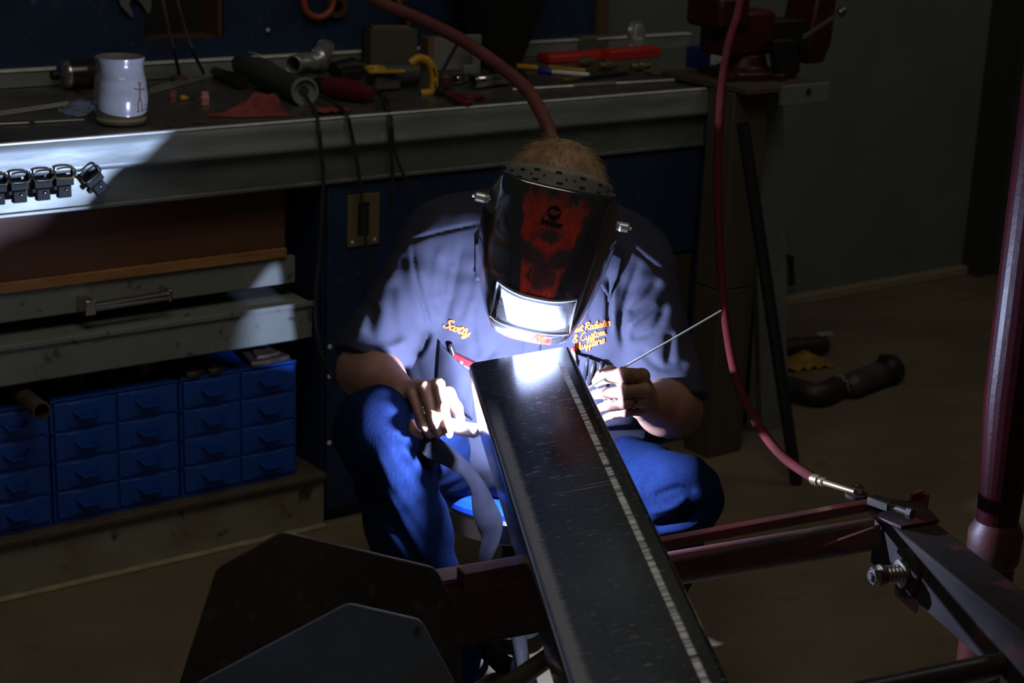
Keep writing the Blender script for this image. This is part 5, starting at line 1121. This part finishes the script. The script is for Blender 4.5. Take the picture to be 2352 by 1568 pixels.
# grey green tool with a round socket end, cords
M_gg = mat('grey_green_plastic', (0.055, 0.065, 0.055), 0.5, col2=(0.038, 0.045, 0.038), scale=12); M_cord = mat('black_cord', (0.028, 0.025, 0.022), 0.5)
p, q2 = bz(585, 195, 0.036), bz(697, 240, 0.030); d = q2 - p; L = np.linalg.norm(d); d /= L
t = thing('power_tool', 'grey green power tool lying with its round cord end to the front', 'tool', p - UP * 0.03)
MB().lathe(p - d * 0.1, d, [(0, 0.02), (0.02, 0.026), (0.08, 0.027), (0.12, 0.034), (L * 0.55, 0.034), (L * 0.75, 0.028), (L, 0.027), (L + 0.06, 0.029), (L + 0.1, 0.030)], 26).build('housing', M_gg, t)
MB().lathe(q2 - d * 0.005, d, [(0, 0.030), (0.012, 0.0325), (0.016, 0.032), (0.016, 0.027), (0.006, 0.024), (0.004, 0.002)], 28).build('end_cap', mat('pale_grey_green', (0.22, 0.25, 0.23), 0.4), t)
MB().tube([bz(555, 205, 0.02), bz(520, 190, 0.015), bz(490, 172, 0.012)], [0.018, 0.014, 0.010], 14).build('nose', M_iron, t)
MB().obox(bz(530, 160, 0.03), (X_ - Y_ * 0.3, Y_, UP), (0.03, 0.01, 0.014)).build('label_tag', mat('cream_tag', (0.55, 0.5, 0.36), 0.6), t, bevel=0.002)
def hang(pts, name, lab, r=0.0042, m=M_cord):
    P = cr(pts, 8); return tag(MB().tube(P, r, 8).build(name, m, loc=P[len(P) // 2]), lab, 'cord')
YF = 3.214
MB().tube(cr([q2 + d * 0.008 - UP * 0.006, bz(712, 250, 0.012), bz(724, 262, 0.006), ony(731, 290, YF), ony(742, 400, YF - 0.004), ony(739, 480, YF - 0.01), ony(733, 600, YF - 0.02), ony(726, 700, YF - 0.03), ony(736, 800, YF - 0.04), ony(762, 862, YF - 0.045), ony(790, 884, YF - 0.04), ony(806, 876, YF - 0.02), ony(812, 850, YF - 0.01)], 8), 0.0045, 8).build('cord', M_cord, t)
hang([bz(735, 240, 0.02), bz(775, 255, 0.014), bz(797, 272, 0.006), ony(806, 300, YF), ony(818, 360, YF), ony(829, 440, YF - 0.002), ony(838, 540, YF - 0.004), ony(846, 600, YF - 0.006), ony(842, 680, YF - 0.008)], 'black_cable', 'black cable hanging over the bench lip in front of the pull plate')
# red tool, dark grey base, yellow ring, yellow handled drill
M_rt = mat('red_tool_plastic', (0.14, 0.012, 0.010), 0.4); M_yel = mat('yellow_plastic', (0.62, 0.34, 0.015), 0.4, col2=(0.5, 0.26, 0.012), scale=14)
p, q2 = bz(748, 222, 0.024), bz(850, 238, 0.022); d = q2 - p; L = np.linalg.norm(d); d /= L
t = thing('red_grinder', 'red handheld grinder with dark collar lying in the middle of the bench', 'grinder', p - UP * 0.024)
MB().lathe(p, d, [(0, 0.014), (0.006, 0.022), (0.04, 0.026), (0.09, 0.024), (L, 0.016), (L + 0.004, 0.01)], 22).build('body', M_rt, t)
MB().lathe(p - d * 0.03, d, [(0, 0.017), (0.01, 0.019), (0.03, 0.019), (0.034, 0.014)], 20).build('collar', M_iron, t); MB().lathe(p - d * 0.045, d, [(0, 0.012), (0.004, 0.021), (0.014, 0.021), (0.016, 0.012)], 20).build('guard', mat('dull_tin', (0.35, 0.35, 0.33), 0.35, 0.9), t)
MB().obox(p + d * 0.07 + np.array([0.01, -0.02, 0.004]), (d, np.cross(UP, d), UP), (0.022, 0.006, 0.008)).build('switch', M_iron, t, bevel=0.002)
p1_ = bz(868, 232, 0.018); MB().tube(cr([q2, p1_, bz(888, 255, 0.008), ony(893, 290, YF), ony(899, 350, YF), ony(901, 420, YF), ony(902, 500, YF)], 8), 0.0042, 8).build('cord', M_cord, t)
p = bz(880, 200, 0.032); t = thing('cordless_drill', 'dark drill body with a curved yellow handle on the bench', 'drill', p - UP * 0.032)
MB().lathe(p - X_ * 0.035 + Y_ * 0.01, X_ - Y_ * 0.28, [(0, 0.018), (0.01, 0.027), (0.06, 0.030), (0.12, 0.030), (0.125, 0.022)], 24).build('body', mat('charcoal_plastic', (0.05, 0.055, 0.056), 0.5), t)
MB().obox(p + (-0.02, -0.03, -0.010), (X_, Y_, UP), (0.035, 0.03, 0.020)).build('base', mat('grey_base', (0.10, 0.105, 0.10), 0.5), t, bevel=0.006)
hq = cr([ony(942, 146, 3.43), ony(962, 134, 3.425), ony(984, 142, 3.42), ony(995, 165, 3.415), ony(997, 192, 3.41), ony(991, 211, 3.41), ony(967, 215, 3.42)], 5)
MB().tube(hq, 0.0105, 12).build('handle', M_yel, t)
for a_, b2 in ((0.45, 0.55), (0.62, 0.72)):
    i, j = int(a_ * len(hq)), int(b2 * len(hq)) + 1; MB().tube(hq[i:j] - Y_ * 0.0085 + X_ * -0.002, 0.0028, 6).build('grip_slot', M_iron, t)
p = bz(862, 208, 0.052); t = thing('yellow_trigger', 'yellow ring shaped trigger guard lying on the dark drill body', 'guard', p)
a = np.linspace(0, 2 * math.pi, 24, endpoint=False); MB().tube([p + X_ * 0.022 * math.cos(k) + Y_ * 0.022 * math.sin(k) for k in np.append(a, a[0])], 0.0055, 8, cap=False).build('ring', M_yel, t)
MB().obox(p + (0.012, -0.028, -0.004), (X_ - Y_ * .2, Y_, UP), (0.045, 0.010, 0.004)).build('tab', M_yel, t, bevel=0.003)
hang([bz(872, 236, 0.02), bz(890, 246, 0.014), ony(900, 280, YF), ony(903, 325, YF), ony(918, 380, YF), ony(940, 425, YF - 0.002), ony(958, 455, YF - 0.004), ony(963, 480, YF - 0.006)], 'black_cable', 'short black cable swinging off the bench lip beside the shoulder', 0.0036)
# silver elbow
pe = [bz(672, 176, 0.030), bz(700, 168, 0.030), bz(728, 170, 0.034), bz(745, 160, 0.05), bz(747, 160, 0.062)]
t = thing('silver_elbow', 'silver pipe elbow with a raised collar lying at the back of the bench', 'elbow', pe[1] - UP * 0.03)
M_tin2 = mat('dull_silver', (0.55, 0.55, 0.53), 0.35, 0.7); MB().tube(cr(pe, 6), 0.022, 20, cap=False).build('tube', M_tin2, t, solid=0.002)
MB().lathe(bz(727, 168, 0.034), np.array([0.9, -0.2, 0.3]), [(0, 0.028), (0.008, 0.031), (0.016, 0.031), (0.02, 0.027)], 22).build('collar', M_tin2, t)
MB().obox(bz(650, 182, 0.008), (X_, Y_, UP), (0.012, 0.006, 0.006)).build('foot', M_tin2, t, bevel=0.002)
p = bz(790, 178, 0.0); t = thing('dark_fittings', 'dark lumpy tool head lying between silver elbow and red grinder', 'tool', p)
MB().tube([p + (-0.03, 0, 0.02), p + (0.03, 0.01, 0.024), p + (0.06, 0.0, 0.02)], [0.02, 0.024, 0.016], 14).build('head', M_iron, t); MB().obox(p + (0.0, -0.03, 0.012), (X_, Y_, UP), (0.03, 0.012, 0.012)).build('block', M_iron, t, bevel=0.004)
# brown box
b0, b1 = bz(850, 166), bz(957, 166); dx = b1 - b0; w = np.linalg.norm(dx); dx /= w; dy = np.cross(UP, dx); hB = 0.108
t = thing('brown_box', 'upright dark brown box behind the yellow handled drill', 'box', b0)
MB().obox(b0 + dx * w / 2 + dy * 0.02 + UP * hB / 2, (dx, dy, UP), (w / 2, 0.02, hB / 2)).build('carton', mat('dark_card', (0.10, 0.083, 0.055), 0.7, col2=(0.075, 0.06, 0.04), scale=6), t, bevel=0.002)
MB().obox(b0 + dx * 0.0 + dy * 0.02 + UP * hB / 2 - dx * 0.008, (dx, dy, UP), (0.0075, 0.021, hB / 2 + 0.002)).build('black_side', M_black, t); MB().obox(b0 + dx * w * 0.45 + dy * 0.02 + UP * (hB + 0.003), (dx, dy, UP), (w * 0.4, 0.018, 0.003)).build('flap', mat('tan_card', (0.17, 0.11, 0.055), 0.7), t, bevel=0.001)
# grey carton and strap, upright clamp
b0, b1 = bz(985, 162), bz(1095, 160); dx = b1 - b0; w = np.linalg.norm(dx); dx /= w; dy = np.cross(UP, dx)
t = thing('grey_carton', 'pale grey carton with a tan corner and dark strap at the back of the bench', 'box', b0)
MB().obox(b0 + dx * w / 2 + dy * 0.03 + UP * 0.04, (dx, dy, UP), (w / 2, 0.03, 0.04)).build('carton', mat('pale_grey_card', (0.21, 0.205, 0.19), 0.7), t, bevel=0.002)
MB().obox(b0 + dx * 0.004 + dy * 0.03 + UP * 0.041, (dx, dy, UP), (0.008, 0.031, 0.041)).build('corner', mat('tan_card', (0.17, 0.11, 0.055), 0.7), t); s0 = b0 + dx * w * 0.28 - dy * 0.002; s1 = b0 + dx * w * 0.62 + UP * 0.08 - dy * 0.002
MB().tube([s0, s1], 0.004, 8).build('strap', M_iron, t)
p = bz(1092, 170); t = thing('bar_clamp', 'grey upright clamp standing behind the thick hose', 'clamp', p)
MB().obox(p + UP * 0.05, (dx, dy, UP), (0.012, 0.006, 0.05)).build('bar', mat('grey_clamp', (0.22, 0.22, 0.21), 0.5, 0.3), t, bevel=0.003); MB().obox(p + UP * 0.09 - dx * 0.02, (dx, dy, UP), (0.024, 0.008, 0.010)).build('jaw', mat('grey_clamp', (0.22, 0.22, 0.21), 0.5, 0.3), t, bevel=0.003); MB().obox(p + UP * 0.012 - dx * 0.015, (dx, dy, UP), (0.02, 0.008, 0.012)).build('jaw', mat('grey_clamp', (0.22, 0.22, 0.21), 0.5, 0.3), t, bevel=0.003)
# black tapered bucket
p = bz(1112, 150) + np.array([0.025, -0.03, 0]); t = thing('black_bucket', 'black tapered bucket standing at the back of the bench', 'bucket', p)
MB().lathe(p, UP, [(0, 0.052), (0.004, 0.058), (0.10, 0.092), (0.20, 0.128), (0.30, 0.14), (0.31, 0.146), (0.32, 0.146), (0.32, 0.138), (0.30, 0.134), (0.1, 0.088), (0.006, 0.054), (0.006, 0.001)], 36).build('pail', mat('black_pail', (0.008, 0.007, 0.006), 0.6), t)
b_p = bz(1175, 150, 0.03); MB().obox(b_p + (0.005, -0.01, 0.022), (X_ * 0.6 + UP, Y_, UP * 0.6 - X_), (0.020, 0.003, 0.006)).build('lug', mat('dull_tin', (0.35, 0.35, 0.33), 0.35, 0.9), t, bevel=0.001)
# pliers, sockets
t = thing('pliers', 'pliers with dark red handles at the front of the bench', 'pliers', bz(1050, 232)); M_dr = mat('dark_red_grip', (0.13, 0.012, 0.014), 0.45)
MB().tube(cr([bz(1022, 222, 0.010), bz(1050, 232, 0.012), bz(1080, 236, 0.012), bz(1108, 232, 0.010)], 6), [0.005] * 6 + [0.0075] * 13, 10).build('handle', M_dr, t); MB().tube(cr([bz(1022, 222, 0.010), bz(1045, 238, 0.012), bz(1070, 246, 0.010), bz(1085, 243, 0.009)], 6), [0.005] * 6 + [0.0075] * 13, 10).build('handle', M_dr, t)
MB().obox(bz(1015, 218, 0.011), (X_ * .6 + Y_ * .5, Y_ - X_, UP), (0.025, 0.010, 0.009)).build('jaw', M_iron, t, bevel=0.003)
p = bz(1022, 205, 0.0); tag(MB().lathe(p, UP, [(0, 0.018), (0.03, 0.018), (0.035, 0.014), (0.045, 0.013)], 18).build('dark_red_cap', mat('dull_maroon', (0.07, 0.03, 0.028), 0.6), loc=p), 'dull maroon cap standing between yellow handle and sockets', 'cap')
def sock(px0, py0, px1, py1, r, lab):
    p, q2 = bz(px0, py0, r), bz(px1, py1, r); d = q2 - p; L = np.linalg.norm(d); t = thing('socket', lab, 'socket', p - UP * r)
    MB().lathe(p, d, [(0, r * 0.9), (0.003, r), (L * 0.45, r), (L * 0.5, r * 0.9), (L, r * 0.9), (L, r * 0.6), (L * 0.6, r * 0.5)], 20).build('shell', M_chrome, t); MB().lathe(p + d * 0.16, d, [(0, r * 1.02), (L * 0.08, r * 1.02)], 20).build('band', M_iron, t)
sock(1043, 196, 1078, 190, 0.013, 'chrome socket, smaller of the two right of the yellow handle'); sock(1085, 205, 1168, 196, 0.018, 'long chrome socket lying beside the thick hose')
# red trays, grey case, clear bag behind
M_rbox = mat('bright_red_plastic', (0.55, 0.035, 0.025), 0.4); 
def tray(pa, pb2, h, dep, m, name, lab, cat, lift=0.0, lid=None):
    a, b3 = bz(*pa) + UP * lift, bz(*pb2) + UP * lift; dx = b3 - a; dx[2] = 0; w = np.linalg.norm(dx); dx /= w; dy = np.cross(UP, dx); t = thing(name, lab, cat, a)
    MB().obox(a + dx * w / 2 + dy * dep / 2 + UP * h / 2, (dx, dy, UP), (w / 2, dep / 2, h / 2)).build('case', m, t, bevel=0.004); MB().obox(a + dx * w / 2 + dy * dep / 2 + UP * (h + 0.001), (dx, dy, UP), (w / 2 - 0.006, dep / 2 - 0.006, 0.002)).build('lid', lid or m, t, bevel=0.001)
tray((1262, 146), (1415, 136), 0.020, 0.06, M_rbox, 'red_case', 'flat red case at the back of the bench, left of a longer one', 'case')
tray((1402, 142), (1517, 132), 0.028, 0.05, M_rbox, 'red_case', 'thicker red case at the back right of the bench', 'case')
tray((1205, 128), (1345, 118), 0.026, 0.05, mat('dark_grey_case', (0.05, 0.05, 0.048), 0.5), 'grey_case', 'dark grey flat case behind the red cases', 'case', 0.0)
tray((1332, 124), (1430, 116), 0.045, 0.04, mat('tin_case', (0.13, 0.12, 0.10), 0.5, 0.2), 'tin_case', 'dull brown grey tin behind the flat red case', 'tin')
c = bz(1458, 128); gx = [[c + X_ * (0.03 * math.sin(math.pi * (1 - v) / 1.4 + 0.4) * math.cos(a_) * (1 + 0.12 * math.sin(3 * a_ + v * 6))) + Y_ * 0.02 * math.sin(a_) + UP * (0.028 + v * 0.065 + 0.006 * math.sin(5 * a_ + v * 8)) for a_ in np.linspace(0, 2 * math.pi, 18, endpoint=False)] for v in np.linspace(0, 1, 9)]
tag(MB().grid(gx, close_v=True).build('plastic_bag', M_clear, loc=c, smooth=False), 'clear crumpled plastic bag standing on the thicker red case', 'bag')
# markers, rods, brass tools, blue box
def stick(pa, pb2, r, name, lab, cat, parts, lift=0):
    a, b3 = bz(*pa, r + lift), bz(*pb2, r + lift); d = b3 - a; L = np.linalg.norm(d); d /= L; t = thing(name, lab, cat, a - UP * r)
    for nm, s, e, rr_, m in parts: MB().lathe(a + d * L * s, d, [(0, r * rr_ * 0.85), (0.002, r * rr_), (L * (e - s) - 0.002, r * rr_), (L * (e - s), r * rr_ * 0.85)], 12).build(nm, m, t)
stick((1188, 158), (1236, 162), 0.007, 'yellow_strip', 'short yellow stick lying left of the marker', 'stick', [('shaft', 0, 1, 1, M_yel), ('tip', 0.9, 1.15, 0.6, M_iron)]); stick((1262, 160), (1345, 168), 0.006, 'yellow_pencil', 'yellow pencil lying just behind the marker', 'pencil', [('shaft', 0, 1, 1, M_yel), ('tip', 0.95, 1.08, 0.5, M_iron)])
stick((1237, 168), (1353, 178), 0.0065, 'marker', 'marker with a blue cap and white barrel on the bench', 'marker', [('cap', 0, 0.27, 1.15, mat('blue_cap', (0.01, 0.03, 0.35), 0.4)), ('barrel', 0.27, 1, 0.95, mat('white_plastic', (0.85, 0.85, 0.86), 0.3))])
stick((1178, 209), (1560, 186), 0.0035, 'steel_rod', 'long thin steel rod lying along the front right of the bench', 'rod', [('shaft', 0, 1, 1, M_edge), ('sleeve', 0.35, 0.60, 1.8, mat('grey_clamp', (0.22, 0.22, 0.21), 0.5, 0.3))])
stick((1290, 190), (1440, 172), 0.005, 'file', 'dark flat file lying behind the long steel rod', 'file', [('blade', 0.25, 1, 1, M_iron), ('handle', 0, 0.25, 1.7, mat('brown_handle', (0.12, 0.075, 0.03), 0.5))])
M_brass = mat('dull_brass', (0.26, 0.20, 0.10), 0.45, 0.5, col2=(0.13, 0.10, 0.05), scale=18)
for (px, py, lab) in ((1345, 152, 'dull brass fitting lying in front of the flat red case'), (1395, 160, 'dark brass fitting, middle one of the three'), (1470, 162, 'dull brass fitting nearest the blue box')):
    p = bz(px, py, 0.012); d = np.array([math.cos(px), math.sin(px) * 0.5, 0.0]); d /= np.linalg.norm(d); t = thing('brass_fitting', lab, 'fitting', p - UP * 0.012)
    MB().lathe(p - d * 0.03, d, [(0, 0.008), (0.02, 0.009), (0.022, 0.013), (0.034, 0.013), (0.036, 0.009), (0.06, 0.008)], 12).build('body', M_brass, t); MB().lathe(p, np.array([0, 0, 1.0]), [(-0.002, 0.009), (0.016, 0.008)], 12).build('stem', M_brass, t)
p = bz(1530, 168); tag(MB().prism([p + np.array(q3) for q3 in ((-0.06, -0.02, 0), (0.06, -0.025, 0), (0.075, 0.02, 0), (-0.05, 0.03, 0))], np.zeros(3), UP * 0.006).build('wood_scrap', mat('brown_scrap', (0.12, 0.08, 0.04), 0.7), loc=p, bevel=0.002), 'flat brown scrap lying near the right end of the bench', 'scrap')
b0, b1 = bz(1574, 154), bz(1652, 165); dx = b1 - b0; w = np.linalg.norm(dx); dx /= w; dy = np.cross(UP, dx)
t = thing('blue_box', 'small blue box with a white end beside the vise', 'box', b0)
MB().obox(b0 + dx * w * 0.36 + dy * 0.03 + UP * 0.028, (dx, dy, UP), (w * 0.36, 0.03, 0.028)).build('carton', mat('royal_blue_card', (0.012, 0.022, 0.17), 0.5), t, bevel=0.001); MB().obox(b0 + dx * w * 0.86 + dy * 0.03 + UP * 0.028, (dx, dy, UP), (w * 0.14, 0.0302, 0.0282)).build('white_end', mat('white_card', (0.8, 0.8, 0.8), 0.4), t, bevel=0.001)
# ================================================================== things hanging on the tool board
YB = 3.872
c = ony(732, 3, YB); a = np.linspace(0, 2 * math.pi, 32, endpoint=False); t = thing('red_ring', 'red rubber ring hanging on the blue tool board', 'ring', c)
MB().tube([c + X_ * 0.042 * math.cos(k) + UP * 0.040 * math.sin(k) for k in np.append(a, a[0])], 0.0085, 12, cap=False).build('loop', mat('coral_rubber', (0.36, 0.07, 0.05), 0.5), t)
MB().tube([c + UP * 0.036 + Y_ * 0.02, c + UP * 0.031 - Y_ * 0.012, c + UP * 0.037 - Y_ * 0.02], 0.003, 8).build('hook', M_bolt, t)
c = ony(308, 0, YB); sc2 = 1 / 990.0
P = [(-33, 8), (-26, -14), (-14, -30), (-4, -42), (-2, -30), (-9, -14), (-9, -4), (0, 3), (10, -2), (20, -16), (28, -34), (33, -30), (37, -8), (32, 12), (14, 30), (14, 120), (-12, 120), (-14, 30)]
tag(MB().prism([c + X_ * x * sc2 * 1.2 + UP * z * sc2 for x, z in P], np.zeros(3), Y_ * 0.008).build('open_wrench', mat('grey_wrench', (0.26, 0.26, 0.25), 0.4, 0.5), loc=c, bevel=0.001), 'open ended grey wrench hanging on the board left of the square opening', 'wrench')
for pts, lab in (([(362, -60), (380, 30), (398, 110), (412, 165)], 'thin cord hanging past the square opening to the reddish plug'), ([(395, -60), (412, 20), (440, 110), (468, 165)], 'thin cord hanging past the square opening to the grey green tool')):
    P = cr([ony(x, y, 3.855 - 0.0016 * max(0, y)) for x, y in pts[:3]] + [bz(pts[3][0], pts[3][1] + 14, 0.012)], 8); tag(MB().tube(P, 0.0042, 8).build('hanging_cord', mat('brown_cord', (0.05, 0.04, 0.033), 0.6), loc=P[8]), lab, 'cord')
P = cr([ony(905, -30, YB - 0.01), ony(925, 25, YB - 0.02), ony(940, 55, YB - 0.02), ony(930, 35, YB - 0.01), ony(912, 10, YB - 0.01)], 6)
tag(MB().tube(P, 0.006, 8).build('orange_cord', mat('orange_cord', (0.33, 0.09, 0.02), 0.5), loc=P[6]), 'short loop of orange cord hanging behind the thick hose', 'cord')
c = ony(775, 15, YB); tag(MB().lathe(c + Y_ * 0.012, -Y_, [(0, 0.028), (0.008, 0.03), (0.016, 0.028), (0.016, 0.016), (0.0, 0.016)], 24, closed=False).build('brown_disc', mat('brown_disc', (0.09, 0.035, 0.02), 0.6), loc=c), 'brown abrasive disc hanging beside the red ring', 'disc')
c = ony(614, 69, 3.885); tag(MB().lathe(c, -Y_, [(0, 0.004), (0.004, 0.0055), (0.007, 0.003)], 10).build('board_screw', M_edge, loc=c), 'single bright screw head in the blue tool board', 'screw')
